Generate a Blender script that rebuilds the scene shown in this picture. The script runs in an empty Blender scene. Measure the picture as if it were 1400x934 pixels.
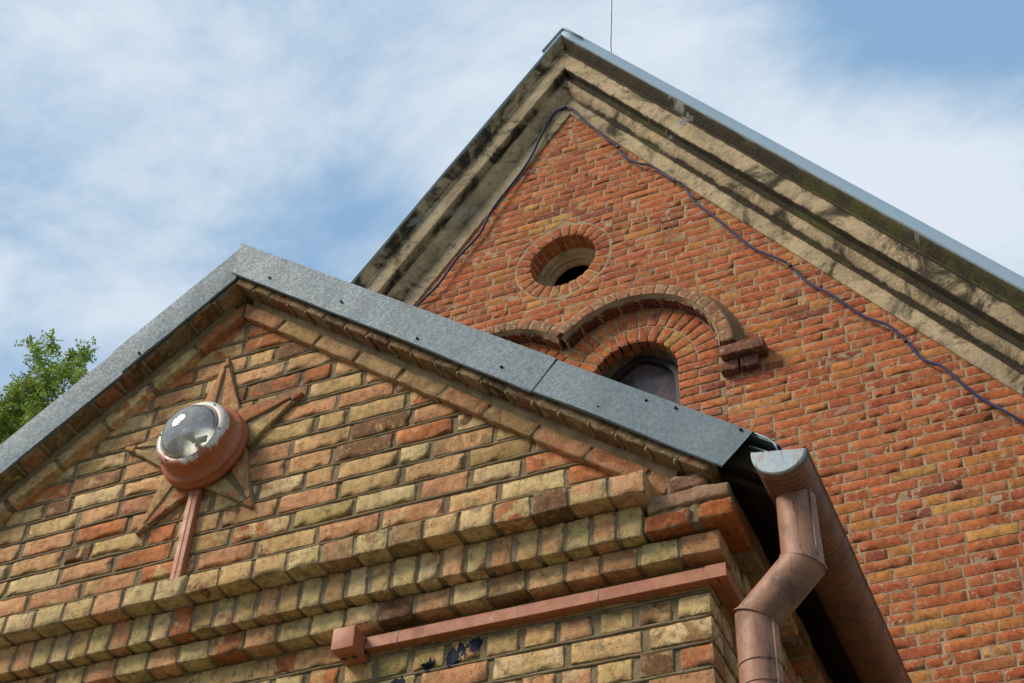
import bpy, math, random
import numpy as np
from math import sin, cos, tan, pi, radians, sqrt
from mathutils import Matrix, Vector

# ------------------------------------------------------------------ camera
scene = bpy.context.scene
cam_d = bpy.data.cameras.new("camera")
cam = bpy.data.objects.new("camera", cam_d)
scene.collection.objects.link(cam)
scene.camera = cam
_F, _P, _YW, _RL = 2028.7, .754939, -.443120, .052453
fw = Vector((sin(_YW)*cos(_P), cos(_YW)*cos(_P), sin(_P)))
_r = fw.cross(Vector((0, 0, 1))).normalized()
_u = _r.cross(fw)
R_ = _r*cos(_RL) + _u*sin(_RL)
U_ = -_r*sin(_RL) + _u*cos(_RL)
cam.matrix_world = Matrix(((R_.x, U_.x, -fw.x, 0), (R_.y, U_.y, -fw.y, 0), (R_.z, U_.z, -fw.z, 0), (0, 0, 0, 1)))
cam_d.sensor_width = 36
cam_d.lens = _F/1400*36
cam_d.clip_start = .05
cam_d.clip_end = 3000

# ------------------------------------------------------------------ sky, sun, exposure
SUN = Vector((-.56, -.50, .66)).normalized()
world = bpy.data.worlds.new("World")
scene.world = world
world.use_nodes = True
wn = world.node_tree
wn.nodes.clear()

class NT:
    """small helper for node trees"""
    def __init__(s, nt): s.t = nt
    def n(s, typ, ins=None, **kw):
        nd = s.t.nodes.new(typ)
        for k, v in kw.items(): setattr(nd, k, v)
        for k, v in (ins or {}).items(): s.set(nd.inputs[k], v)
        return nd
    def set(s, sock, v):
        if isinstance(v, bpy.types.NodeSocket): s.t.links.new(v, sock)
        elif isinstance(v, (tuple, list)) and sock.type == 'RGBA' and len(v) == 3: sock.default_value = (*v, 1)
        else: sock.default_value = v
    def m(s, op, a, b=0., c=0., clamp=False):
        nd = s.n('ShaderNodeMath', {0: a, 1: b, 2: c}, operation=op); nd.use_clamp = clamp
        return nd.outputs[0]
    def vm(s, op, a, b=(0, 0, 0), out=0):
        nd = s.n('ShaderNodeVectorMath', {0: a, 1: b}, operation=op)
        return nd.outputs[out]
    def scale(s, a, k):
        nd = s.n('ShaderNodeVectorMath', {0: a, 'Scale': k}, operation='SCALE'); return nd.outputs[0]
    def mix(s, f, a, b, blend='MIX'):
        nd = s.n('ShaderNodeMix', data_type='RGBA', blend_type=blend)
        s.set(nd.inputs[0], f); s.set(nd.inputs[6], a); s.set(nd.inputs[7], b)
        return nd.outputs[2]
    def ramp(s, v, a, b, c=0., d=1.):
        nd = s.n('ShaderNodeMapRange', {0: v, 1: a, 2: b, 3: c, 4: d}, interpolation_type='SMOOTHSTEP')
        return nd.outputs[0]
    def noise(s, vec, sc, det=4, rough=.55, dist=0., out=0):
        nd = s.n('ShaderNodeTexNoise', {'Vector': vec, 'Scale': sc, 'Detail': det, 'Roughness': rough, 'Distortion': dist})
        return nd.outputs[out]

w = NT(wn)
sky = w.n('ShaderNodeTexSky', sky_type='NISHITA', sun_disc=False)
sky.sun_elevation = math.asin(SUN.z)
sky.sun_rotation = math.atan2(SUN.x, SUN.y)
sky.altitude = 100
sky.air_density = 1.0
sky.dust_density = 1.2
gen = w.n('ShaderNodeTexCoord').outputs['Generated']
# thin streaky cloud: flatten the direction on a cloud layer, stretch it one way
sep = w.n('ShaderNodeSeparateXYZ', {0: gen})
zz = w.m('MAXIMUM', sep.outputs[2], .08)
lay = w.n('ShaderNodeCombineXYZ', {0: w.m('DIVIDE', sep.outputs[0], zz), 1: w.m('DIVIDE', sep.outputs[1], zz), 2: 0.})
mp = w.n('ShaderNodeMapping', {0: lay.outputs[0], 'Rotation': (0, 0, radians(-20)), 'Scale': (1.9, 2.7, 1)})
n1 = w.noise(mp.outputs[0], 1.5, 12, .60, .35)
mp2 = w.n('ShaderNodeMapping', {0: lay.outputs[0], 'Location': (5, 2, 0), 'Rotation': (0, 0, radians(25)), 'Scale': (1.5, 2.0, 1)})
n2 = w.noise(mp2.outputs[0], 4.2, 12, .62, .25)
def pix(x, y):
    v = fw*_F + R_*(x-700) - U_*(y-467); return tuple(v.normalized())
lobes = 0.
for (x, y, rad_, a) in ((1260, 230, 150, .46), (1000, 110, 170, .22), (620, 120, 170, .16), (120, 420, 130, .13), (1340, 20, 150, -.55), (1100, 10, 120, -.12),
                        (480, 300, 100, -.16), (30, 220, 90, -.06), (200, 60, 200, .10), (380, 200, 120, .04)):
    d = w.vm('DISTANCE', gen, pix(x, y), out=1)
    g = w.ramp(d, 0, rad_*2/_F, a, 0)
    lobes = w.m('ADD', lobes, g)
cl = w.m('ADD', w.m('ADD', w.m('MULTIPLY', n1, .95), w.m('MULTIPLY', n2, .55)), lobes)
cloud = w.ramp(cl, .52, 1.10, .10, 1)
col = w.mix(.75, sky.outputs[0], (1.6, 3.2, 5.2))
col = w.mix(w.m('MULTIPLY', cloud, .95), col, (5.3, 5.85, 6.4))
bg = w.n('ShaderNodeBackground', {0: col, 1: .105})
wo = w.n('ShaderNodeOutputWorld', {0: bg.outputs[0]})

sun_d = bpy.data.lights.new("sun", 'SUN')
sun_d.energy = 2.75
sun_d.angle = radians(20)
sun_d.color = (1, .90, .76)
sun = bpy.data.objects.new("sun", sun_d)
scene.collection.objects.link(sun)
sun.rotation_euler = SUN.to_track_quat('Z', 'Y').to_euler()
scene.view_settings.view_transform = 'Standard'
scene.view_settings.look = 'None'
scene.view_settings.exposure = 0.44
scene.view_settings.gamma = 1
scene.view_settings.use_curve_mapping = False

# ------------------------------------------------------------------ helpers
rng = np.random.default_rng(7)
random.seed(7)

def _h(i):
    i = i.astype(np.int64)
    n = (i[..., 0]*73856093) ^ (i[..., 1]*19349663) ^ (i[..., 2]*83492791)
    n = (n ^ (n >> 13)) * 1274126177
    n = n ^ (n >> 16)
    return (n & 0xffff)/32767.5 - 1
def vn(P):
    """value noise, P (...,3) -> [-1,1]"""
    i = np.floor(P); f = P - i; f = f*f*(3-2*f); i = i.astype(np.int64)
    r = 0
    for a in (0, 1):
        for b in (0, 1):
            for c in (0, 1):
                wgt = (f[..., 0] if a else 1-f[..., 0])*(f[..., 1] if b else 1-f[..., 1])*(f[..., 2] if c else 1-f[..., 2])
                r = r + wgt*_h(i + np.array([a, b, c]))
    return r
def fbm(P, o=3):
    r = 0; k = 1; t = 0
    for _ in range(o):
        r = r + k*vn(P); t += k; k *= .5; P = P*2.03 + 11.7
    return r/t

class Acc:
    def __init__(s):
        s.v = []; s.f = []; s.mi = []; s.c1 = []; s.c2 = []; s.e = []; s.n = 0
    def add(s, V, F, mi=0, c1=None, c2=None, edge=None):
        V = np.asarray(V, float); n = len(V)
        s.v.append(V)
        off = s.n
        for f in F: s.f.append([int(x)+off for x in f])
        s.mi += [mi]*len(F)
        s.c1.append(np.tile([.5, .5, .5, 0.], (n, 1)) if c1 is None else c1)
        s.c2.append(np.tile([.5, .5, .5, 0.], (n, 1)) if c2 is None else c2)
        s.e.append(np.zeros(n) if edge is None else edge)
        s.n += n
    def build(s, name, mats, parent=None, smooth=True, sharp=None, fix=False):
        me = bpy.data.meshes.new(name)
        V = np.concatenate(s.v)
        me.from_pydata(V.tolist(), [], s.f)
        for m_ in (mats if isinstance(mats, (list, tuple)) else [mats]): me.materials.append(m_)
        me.polygons.foreach_set('material_index', s.mi)
        me.polygons.foreach_set('use_smooth', [smooth]*len(s.f))
        for nm, arr in (('c1', s.c1), ('c2', s.c2)):
            at = me.attributes.new(nm, 'FLOAT_COLOR', 'POINT')
            at.data.foreach_set('color', np.concatenate(arr).astype(np.float32).ravel())
        at = me.attributes.new('edge', 'FLOAT', 'POINT')
        at.data.foreach_set('value', np.concatenate(s.e).astype(np.float32))
        me.update()
        if fix:
            import bmesh
            bm = bmesh.new(); bm.from_mesh(me)
            bmesh.ops.recalc_face_normals(bm, faces=bm.faces)
            bm.to_mesh(me); bm.free()
        if sharp: me.set_sharp_from_angle(angle=radians(sharp))
        ob = bpy.data.objects.new(name, me)
        scene.collection.objects.link(ob)
        if parent: ob.parent = parent
        return ob

def empty(name, label, cat, loc=(0, 0, 0), group=None):
    o = bpy.data.objects.new(name, None)
    scene.collection.objects.link(o)
    o.location = loc
    o['label'] = label; o['category'] = cat
    if group: o['group'] = group
    return o
def adopt(ob, parent):
    """parent a mesh built in world coordinates to an empty that is not at the origin"""
    ob.parent = parent
    ob.matrix_parent_inverse = Matrix.Translation(-parent.location)
    return ob
def tag(o, label, cat, group=None):
    o['label'] = label; o['category'] = cat
    if group: o['group'] = group
    return o

# ---- worn bricks -----------------------------------------------------------
_tmpl = {}
def template(nu, nv, nn):
    k = (nu, nv, nn)
    if k in _tmpl: return _tmpl[k]
    def axis(n):
        inner = np.linspace(-1, 1, n)
        return [(-1, 1)] + [(a, 0) for a in inner] + [(1, 1)]
    A, B, C = axis(nu), axis(nv), axis(nn)
    idx = {}; pts = []
    def vid(i, j, l):
        if (i, j, l) not in idx:
            idx[(i, j, l)] = len(pts); pts.append((A[i][0], A[i][1], B[j][0], B[j][1], C[l][0], C[l][1]))
        return idx[(i, j, l)]
    F = []
    ni, nj, nl = len(A)-1, len(B)-1, len(C)-1
    for i in range(ni):
        for j in range(nj):
            F.append((vid(i, j, nl), vid(i+1, j, nl), vid(i+1, j+1, nl), vid(i, j+1, nl)))
    for i in range(ni):
        for l in range(nl):
            F.append((vid(i, 0, l), vid(i+1, 0, l), vid(i+1, 0, l+1), vid(i, 0, l+1)))
            F.append((vid(i, nj, l+1), vid(i+1, nj, l+1), vid(i+1, nj, l), vid(i, nj, l)))
    for j in range(nj):
        for l in range(nl):
            F.append((vid(0, j, l), vid(0, j, l+1), vid(0, j+1, l+1), vid(0, j+1, l)))
            F.append((vid(ni, j, l+1), vid(ni, j, l), vid(ni, j+1, l), vid(ni, j+1, l+1)))
    _tmpl[k] = (np.array(pts, float), np.array(F))
    return _tmpl[k]

def add_bricks(acc, frame, quads, n0, n1, c1, c2, seg=(5, 3, 2), rad=.006, rough=.0025, chip=.006, freq=28., mi=0):
    """quads (nb,4,2) in the frame's plane: left-bottom, right-bottom, right-top, left-top; n0/n1 back and front"""
    O, A, B, N = [np.array(x, float) for x in frame]
    Q = np.asarray(quads, float); nb = len(Q)
    if nb == 0: return
    T, F = template(*seg)
    n0 = np.broadcast_to(np.asarray(n0, float), nb); n1 = np.broadcast_to(np.asarray(n1, float), nb)
    lu = .25*(np.linalg.norm(Q[:, 1]-Q[:, 0], axis=1)+np.linalg.norm(Q[:, 2]-Q[:, 3], axis=1))
    lv = .25*(np.linalg.norm(Q[:, 3]-Q[:, 0], axis=1)+np.linalg.norm(Q[:, 2]-Q[:, 1], axis=1))
    ln = .5*np.abs(n1-n0)
    eu = np.clip(rad/lu, 0, .45)[:, None]; ev = np.clip(rad/lv, 0, .45)[:, None]; en = np.clip(rad/np.maximum(ln, 1e-4), 0, .45)[:, None]
    def par(a, o, e): return np.where(o > .5, np.sign(a)*1.0, a*(1-e))
    s = par(T[None, :, 0], T[None, :, 1], eu); t = par(T[None, :, 2], T[None, :, 3], ev); q = par(T[None, :, 4], T[None, :, 5], en)
    cnt = (T[:, 1]+T[:, 3]+T[:, 5])[None, :]
    pull = np.where(cnt >= 1.5, .30, 0)
    sd = rng.uniform(0, 100, (nb, 1))
    # bilinear
    def bl(s, t):
        a = (1-s)/2; b = (1+s)/2; c = (1-t)/2; d = (1+t)/2
        return (Q[:, None, 0]*(a*c)[..., None] + Q[:, None, 1]*(b*c)[..., None] + Q[:, None, 2]*(b*d)[..., None] + Q[:, None, 3]*(a*d)[..., None])
    P2 = bl(s, t); nnv = n0[:, None] + (q+1)/2*(n1-n0)[:, None]
    P = np.concatenate([P2, nnv[..., None]], 2)
    Pn = P*freq + sd[..., None]
    ch = np.where(cnt >= 1.5, np.clip(vn(Pn*1.3+31)-.30, 0, 1)*chip*1.1, 0)
    tot = (pull*rad + ch); totn = pull*rad + ch*.35
    s2 = s - np.where(T[None, :, 1] > .5, np.sign(s), 0)*tot/lu[:, None]
    t2 = t - np.where(T[None, :, 3] > .5, np.sign(t), 0)*tot/lv[:, None]
    q2 = q - np.where(T[None, :, 5] > .5, np.sign(q), 0)*totn/np.maximum(ln, 1e-4)[:, None]
    P2 = bl(s2, t2); nnv = n0[:, None] + (q2+1)/2*(n1-n0)[:, None]
    P = np.concatenate([P2, nnv[..., None]], 2)
    dn = np.stack([fbm(Pn+5, 2), fbm(Pn+50, 2), fbm(Pn+90, 2)], 2)*rough
    P = P + dn
    W = O + P[..., 0:1]*A + P[..., 1:2]*B + P[..., 2:3]*N
    if np.dot(np.cross(A, B), N) < 0: F = F[:, ::-1]
    nv = T.shape[0]
    allF = (F[None] + (np.arange(nb)*nv)[:, None, None]).reshape(-1, 4)
    C1 = np.concatenate([np.asarray(c1, float), sd/100], 1); C2 = np.concatenate([np.asarray(c2, float), rng.uniform(0, 1, (nb, 1))], 1)
    ring = ((np.abs(T[:, 0]) == 1).astype(float)+(np.abs(T[:, 2]) == 1)+(np.abs(T[:, 4]) == 1))[None, :]
    edge = np.broadcast_to(np.where(cnt >= 1.5, 1., np.where(ring >= 2, .55, 0.)), (nb, nv))
    acc.add(W.reshape(-1, 3), allF, mi, np.repeat(C1, nv, 0), np.repeat(C2, nv, 0), edge.ravel())

def sheet(acc, frame, u0, u1, v0, v1, step, n, keep=None, amp=.003, freq=30., mi=1):
    O, A, B, N = [np.array(x, float) for x in frame]
    nu = max(1, int((u1-u0)/step)); nv_ = max(1, int((v1-v0)/step))
    us = np.linspace(u0, u1, nu+1); vs = np.linspace(v0, v1, nv_+1)
    UU, VV = np.meshgrid(us, vs, indexing='ij')
    P = np.stack([UU, VV, np.full_like(UU, n)], 2)
    P[..., 2] += amp*fbm(P*freq+3, 3)
    idx = np.arange((nu+1)*(nv_+1)).reshape(nu+1, nv_+1)
    F = np.stack([idx[:-1, :-1], idx[1:, :-1], idx[1:, 1:], idx[:-1, 1:]], 2)
    cu = (us[:-1]+us[1:])/2; cv = (vs[:-1]+vs[1:])/2
    if keep is not None:
        CU, CV = np.meshgrid(cu, cv, indexing='ij'); F = F[keep(CU, CV)]
    else: F = F.reshape(-1, 4)
    if np.dot(np.cross(A, B), N) < 0: F = F[:, ::-1]
    used = np.unique(F); rem = np.full(idx.size, -1); rem[used] = np.arange(len(used))
    W = (O + P[..., 0:1]*A + P[..., 1:2]*B + P[..., 2:3]*N).reshape(-1, 3)[used]
    acc.add(W, rem[F], mi)

def tube(acc, pts, r, seg=8, mi=0, cap=True, wob=0., up=(0, 0, 1)):
    P = np.array(pts, float); n = len(P)
    rr = np.broadcast_to(np.asarray(r, float), n)
    T = np.gradient(P, axis=0); T /= np.linalg.norm(T, axis=1)[:, None]+1e-12
    up = np.array(up, float)
    V = []
    for i in range(n):
        a = np.cross(T[i], up)
        if np.linalg.norm(a) < 1e-3: a = np.cross(T[i], [1, 0, 0])
        a /= np.linalg.norm(a); b = np.cross(a, T[i])
        for k in range(seg):
            an = 2*pi*k/seg; V.append(P[i]+rr[i]*(cos(an)*a+sin(an)*b))
    V = np.array(V)
    if wob: V += wob*np.stack([vn(V*25+7), vn(V*25+37), vn(V*25+77)], 1)
    F = [(i*seg+k, i*seg+(k+1) % seg, (i+1)*seg+(k+1) % seg, (i+1)*seg+k) for i in range(n-1) for k in range(seg)]
    F = [f[::-1] for f in F]
    if cap: F += [tuple(range(seg)), tuple(reversed(range((n-1)*seg, n*seg)))]
    acc.add(V, F, mi)

def box(acc, lo, hi, mi=0, bev=0.):
    (x0, y0, z0), (x1, y1, z1) = lo, hi
    if bev <= 0:
        V = [(x0, y0, z0), (x1, y0, z0), (x1, y1, z0), (x0, y1, z0), (x0, y0, z1), (x1, y0, z1), (x1, y1, z1), (x0, y1, z1)]
        F = [(0, 3, 2, 1), (4, 5, 6, 7), (0, 1, 5, 4), (1, 2, 6, 5), (2, 3, 7, 6), (3, 0, 4, 7)]
        acc.add(V, F, mi); return
    import bmesh
    bm = bmesh.new()
    bmesh.ops.create_cube(bm, size=1)
    for v in bm.verts: v.co = Vector(((x0+x1)/2+v.co.x*(x1-x0), (y0+y1)/2+v.co.y*(y1-y0), (z0+z1)/2+v.co.z*(z1-z0)))
    bmesh.ops.bevel(bm, geom=list(bm.edges), offset=bev, segments=2, profile=.6, affect='EDGES')
    bm.verts.index_update()
    acc.add([tuple(v.co) for v in bm.verts], [[v.index for v in f.verts] for f in bm.faces], mi)
    bm.free()

def lathe(acc, prof, c, seg=64, mi=0, wob=0.):
    """profile (r, y) revolved round an axis along Y through c=(x,z)"""
    n = len(prof); V = []
    for r, y in prof:
        for k in range(seg):
            a = 2*pi*k/seg; V.append((c[0]+r*cos(a), y, c[1]+r*sin(a)))
    V = np.array(V)
    if wob: V += wob*np.stack([vn(V*14+7), vn(V*14+37), vn(V*14+77)], 1)
    F = [(i*seg+k, i*seg+(k+1) % seg, (i+1)*seg+(k+1) % seg, (i+1)*seg+k) for i in range(n-1) for k in range(seg)]
    acc.add(V, F, mi)

def loft(acc, rows, mi=0, flip=False):
    """rows: list of equally long point lists"""
    n = len(rows); m_ = len(rows[0])
    V = np.array(rows, float).reshape(-1, 3)
    F = [(i*m_+k, i*m_+k+1, (i+1)*m_+k+1, (i+1)*m_+k) for i in range(n-1) for k in range(m_-1)]
    if flip: F = [f[::-1] for f in F]
    acc.add(V, F, mi)

# ------------------------------------------------------------------ materials
def newmat(name):
    m_ = bpy.data.materials.new(name); m_.use_nodes = True
    t = m_.node_tree; t.nodes.clear(); k = NT(t)
    p = k.n('ShaderNodeBsdfPrincipled'); o = k.n('ShaderNodeOutputMaterial', {0: p.outputs[0]})
    pos = k.n('ShaderNodeNewGeometry').outputs['Position']
    return m_, k, p, pos
def bump(k, p, h, strength=.5, dist=.003):
    b = k.n('ShaderNodeBump', {'Strength': strength, 'Distance': dist, 'Height': h})
    k.set(p.inputs['Normal'], b.outputs[0])

def brick_mat(name, mortar, smear=.5, spots=(), pit=.5, stain=.3, patch=11., bs=.75):
    m_, k, p, pos = newmat(name)
    a1 = k.n('ShaderNodeAttribute', attribute_name='c1'); a2 = k.n('ShaderNodeAttribute', attribute_name='c2'); ed = k.n('ShaderNodeAttribute', attribute_name='edge').outputs['Fac']
    off = k.scale((17., 5., 9.), k.m('MULTIPLY', a1.outputs['Alpha'], 7.))
    vec = k.vm('ADD', pos, off)
    n1 = k.noise(vec, patch, 6, .62, .9)
    thr = k.m('MULTIPLY_ADD', a2.outputs['Alpha'], .34, .33)
    d = k.m('SUBTRACT', n1, thr)
    f = k.ramp(d, -.06, .06)
    c = k.mix(f, a1.outputs['Color'], a2.outputs['Color'])
    # tone mottling and grain
    n2 = k.noise(vec, 26, 6, .68, .3)
    c = k.mix(k.ramp(n2, .42, .68, 0, .72), c, k.mix(1., c, (.46, .38, .32), 'MULTIPLY'))
    nst = k.noise(k.vm('MULTIPLY', vec, (1., 1., .12)), 75, 4, .6)
    c = k.mix(k.ramp(nst, .45, .70, 0, .35), c, k.mix(1., c, (.62, .54, .48), 'MULTIPLY'))
    n3 = k.noise(vec, 48, 5, .7)
    c = k.mix(k.ramp(n3, .52, .72, 0, .40), c, k.mix(.5, c, (.78, .62, .40)))
    n4 = k.noise(vec, 150, 3, .6)
    c = k.mix(k.ramp(n4, .62, .70, 0, pit), c, (.05, .035, .025))
    # dirty film over groups of bricks
    ns = k.noise(pos, 2.6, 6, .62, .4)
    c = k.mix(k.ramp(ns, .50, .74, 0, stain), c, k.mix(1., c, (.38, .33, .28), 'MULTIPLY'))
    # mortar smeared over the arrises
    n5 = k.noise(vec, 30, 5, .66, .6)
    sm = k.m('ADD', n5, k.m('MULTIPLY', ed, .17))
    smf = k.ramp(sm, .655-.12*smear, .725-.12*smear, 0, .85)
    c = k.mix(smf, c, k.mix(k.noise(vec, 90, 3), mortar, tuple(x*1.5 for x in mortar)))
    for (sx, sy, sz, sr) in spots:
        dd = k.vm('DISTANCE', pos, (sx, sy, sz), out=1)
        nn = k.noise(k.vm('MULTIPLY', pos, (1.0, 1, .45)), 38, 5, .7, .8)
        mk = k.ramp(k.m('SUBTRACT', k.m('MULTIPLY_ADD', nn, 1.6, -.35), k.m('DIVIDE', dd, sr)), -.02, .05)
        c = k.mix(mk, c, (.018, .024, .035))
    k.set(p.inputs['Base Color'], c)
    p.inputs['Roughness'].default_value = .88
    p.inputs['Specular IOR Level'].default_value = .25
    nb1 = k.noise(vec, 60, 6, .7); nb2 = k.noise(vec, 220, 3, .6)
    h = k.m('ADD', k.m('MULTIPLY', nb1, 1.0), k.m('MULTIPLY', nb2, .35))
    h = k.m('ADD', h, k.m('MULTIPLY', smf, .25))
    h = k.m('SUBTRACT', h, k.m('MULTIPLY', k.ramp(n4, .60, .72), .8))
    bump(k, p, h, bs, .0042)
    return m_

def mortar_mat(name, col, dark, spots=(), pits=.65):
    m_, k, p, pos = newmat(name)
    n1 = k.noise(pos, 9, 7, .65); n2 = k.noise(pos, 120, 4, .7)
    c = k.mix(k.ramp(n1, .35, .7), col, dark)
    c = k.mix(k.ramp(n2, .5, .75, 0, .5), c, tuple(min(1, x*1.7) for x in col))
    c = k.mix(k.ramp(k.noise(pos, 70, 4, .7), .60, .70, 0, pits), c, tuple(x*.35 for x in dark))
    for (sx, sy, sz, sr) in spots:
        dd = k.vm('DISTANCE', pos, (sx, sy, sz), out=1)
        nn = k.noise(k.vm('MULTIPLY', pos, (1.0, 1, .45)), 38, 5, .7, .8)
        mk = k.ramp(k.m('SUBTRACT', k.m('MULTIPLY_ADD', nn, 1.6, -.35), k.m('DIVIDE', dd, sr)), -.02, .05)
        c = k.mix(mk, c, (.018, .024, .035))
    k.set(p.inputs['Base Color'], c); p.inputs['Roughness'].default_value = .95
    p.inputs['Specular IOR Level'].default_value = .15
    bump(k, p, k.m('ADD', k.noise(pos, 70, 6, .75), k.m('MULTIPLY', n2, .6)), .9, .006)
    return m_

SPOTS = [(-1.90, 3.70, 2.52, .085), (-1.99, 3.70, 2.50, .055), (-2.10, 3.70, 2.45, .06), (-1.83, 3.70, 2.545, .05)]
PM = (.20, .150, .080)
M = {}
M['porch_brick'] = brick_mat('buff brick', PM, smear=.25, spots=SPOTS, pit=.7, stain=.48)
M['porch_mortar'] = mortar_mat('grey-brown mortar', (.255, .195, .112), (.16, .12, .07), SPOTS)
M['main_brick'] = brick_mat('red brick', (.33, .22, .12), smear=.12, pit=.7, stain=.6, patch=7., bs=.55)
M['main_mortar'] = mortar_mat('pale mortar', (.42, .30, .18), (.24, .15, .085), (), .3)
M['hood_brick'] = brick_mat('weathered brick', (.34, .21, .12), smear=.85, pit=.5, stain=.6, patch=12., bs=.5)

M['hood_mortar'] = mortar_mat('dusty brown mortar', (.27, .155, .085), (.17, .095, .05))
M['band_mortar'] = mortar_mat('grey corbel mortar', (.34, .265, .165), (.21, .16, .10))
def stucco_mat():
    m_, k, p, pos = newmat('weathered stucco')
    n1 = k.noise(pos, 2.2, 8, .65, .4); n2 = k.noise(pos, 14, 7, .7); n3 = k.noise(pos, 60, 5, .75)
    c = k.mix(k.ramp(n1, .35, .68), (.60, .455, .27), (.36, .27, .16))
    c = k.mix(k.ramp(n2, .48, .70, 0, .55), c, (.46, .38, .26))
    c = k.mix(k.ramp(n3, .52, .66, 0, .42), c, (.14, .10, .058))
    c = k.mix(k.ramp(k.noise(pos, 17, 9, .8, .5), .53, .63, 0, .6), c, (.17, .125, .075))
    # soot and lichen that grow on the weather side: the upper mouldings, worse towards the lower right; shade of the recesses is painted in too
    ed = k.n('ShaderNodeAttribute', attribute_name='edge').outputs['Fac']
    n4 = k.noise(pos, 3.4, 8, .7, .8)
    c = k.mix(k.ramp(k.m('ADD', n4, k.m('MULTIPLY', ed, .36)), .56, .74, 0, .95), c, (.036, .028, .018))
    n5 = k.noise(k.vm('ADD', pos, (7, 3, 1)), 2.2, 6, .66, .6)
    c = k.mix(k.ramp(k.m('ADD', n5, k.m('MULTIPLY', ed, .08)), .60, .70, 0, .6), c, (.10, .10, .025))
    n6 = k.noise(k.vm('ADD', pos, (2, 8, 4)), 1.7, 5, .6, .5)
    c = k.mix(k.ramp(n6, .64, .69, 0, .6), c, (.42, .40, .35))
    vd = k.n('ShaderNodeTexVoronoi', {'Vector': k.vm('ADD', pos, k.scale(k.noise(pos, 5, 5, .6, out=1), .35)), 'Scale': 1.7}, feature='DISTANCE_TO_EDGE').outputs['Distance']
    c = k.mix(k.m('MULTIPLY', k.ramp(vd, .0, .007, .7, 0), k.ramp(n1, .48, .56)), c, (.05, .037, .024))
    k.set(p.inputs['Base Color'], c); p.inputs['Roughness'].default_value = .93
    p.inputs['Specular IOR Level'].default_value = .2
    bump(k, p, k.m('ADD', k.m('MULTIPLY', n2, 1.), k.m('MULTIPLY', n3, .45)), 1., .018)
    return m_
M['stucco'] = stucco_mat()

def zinc_mat(name, base=(.108, .148, .170), rough=.55, metal=.2, dirt=.4, sp_=.10):
    m_, k, p, pos = newmat(name)
    v = k.n('ShaderNodeTexVoronoi', {'Vector': k.vm('ADD', pos, k.scale(k.noise(pos, 60, 3, out=1), .02)), 'Scale': 130.}).outputs['Color']
    sp = k.n('ShaderNodeSeparateColor', {0: v}).outputs[0]
    n1 = k.noise(pos, 3.5, 6, .6); n2 = k.noise(pos, 150, 4, .65)
    f = k.m('ADD', k.m('MULTIPLY', sp, .40), k.m('MULTIPLY', n2, .60))
    c = k.mix(k.ramp(f, .25, .75), tuple(x*(1-sp_) for x in base), tuple(x*(1+sp_) for x in base))
    c = k.mix(k.ramp(n1, .45, .75, 0, dirt), c, tuple(x*.5 for x in base))
    c = k.mix(k.ramp(k.noise(pos, 38, 5, .7), .68, .74, 0, .5), c, (.10, .085, .06))
    k.set(p.inputs['Base Color'], c); k.set(p.inputs['Roughness'], k.ramp(f, .2, .8, rough+.14, rough))
    p.inputs['Metallic'].default_value = metal
    bump(k, p, k.m('ADD', k.m('MULTIPLY', n1, 2.), k.m('MULTIPLY', n2, .15)), .35, .01)
    return m_
M['zinc'] = zinc_mat('galvanised sheet')
M['zinc_light'] = zinc_mat('pale roof sheet', (.34, .43, .48), .45, .2, .12, .06)

def paint_mat(name, base, worn, dark, rough=.5, wear=.3, grime=.4, metal=0., scr=0.):
    m_, k, p, pos = newmat(name)
    n1 = k.noise(pos, 7, 7, .68, .5); n2 = k.noise(pos, 55, 6, .7); n3 = k.noise(k.vm('MULTIPLY', pos, (6, 6, 1)), 9, 6, .7, .4)
    c = k.mix(k.ramp(n2, .35, .7, 0, .5), base, tuple(x*.68 for x in base))
    c = k.mix(k.ramp(n1, .44, .72, 0, grime), c, dark)
    c = k.mix(k.ramp(n3, .55, .68, 0, grime), c, tuple(x*.55 for x in dark))
    c = k.mix(k.ramp(k.noise(pos, 24, 7, .75, .4), .66-.1*wear, .70-.1*wear, 0, wear*1.6), c, worn)
    k.set(p.inputs['Base Color'], c)
    k.set(p.inputs['Roughness'], k.ramp(n1, .3, .7, rough, rough+.2))
    p.inputs['Metallic'].default_value = metal
    h = k.m('ADD', n2, k.m('MULTIPLY', k.noise(pos, 160, 3), .3))
    if scr:
        wv = k.n('ShaderNodeTexWave', {'Vector': k.vm('MULTIPLY', pos, (.35, 1, .35)), 'Scale': 15., 'Distortion': 7., 'Detail': 4., 'Detail Scale': 2.}, bands_direction='Y').outputs['Fac']
        c2 = k.mix(k.ramp(wv, .35, .95, 0, scr), c, tuple(x*.8 for x in dark))
        k.set(p.inputs['Base Color'], c2)
        h = k.m('ADD', h, k.m('MULTIPLY', wv, .5))
    bump(k, p, h, .35, .002)
    return m_
M['gutter'] = paint_mat('brown painted gutter', (.27, .115, .062), (.36, .25, .19), (.060, .035, .026), .42, .14, .6, .12, .4)
M['pipe'] = paint_mat('brown painted pipe', (.33, .155, .088), (.42, .31, .22), (.075, .042, .030), .5, .25, .8, .05)
M['trunk'] = paint_mat('terracotta painted plastic', (.42, .14, .058), (.56, .34, .20), (.22, .075, .038), .5, .42, .55)
M['capmetal'] = paint_mat('worn gutter end', (.36, .42, .44), (.55, .60, .62), (.34, .17, .11), .32, .3, .95, .4)
M['rust'] = paint_mat('chipped terracotta paint', (.40, .125, .05), (.62, .50, .40), (.22, .075, .035), .45, .22, .4)
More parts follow.
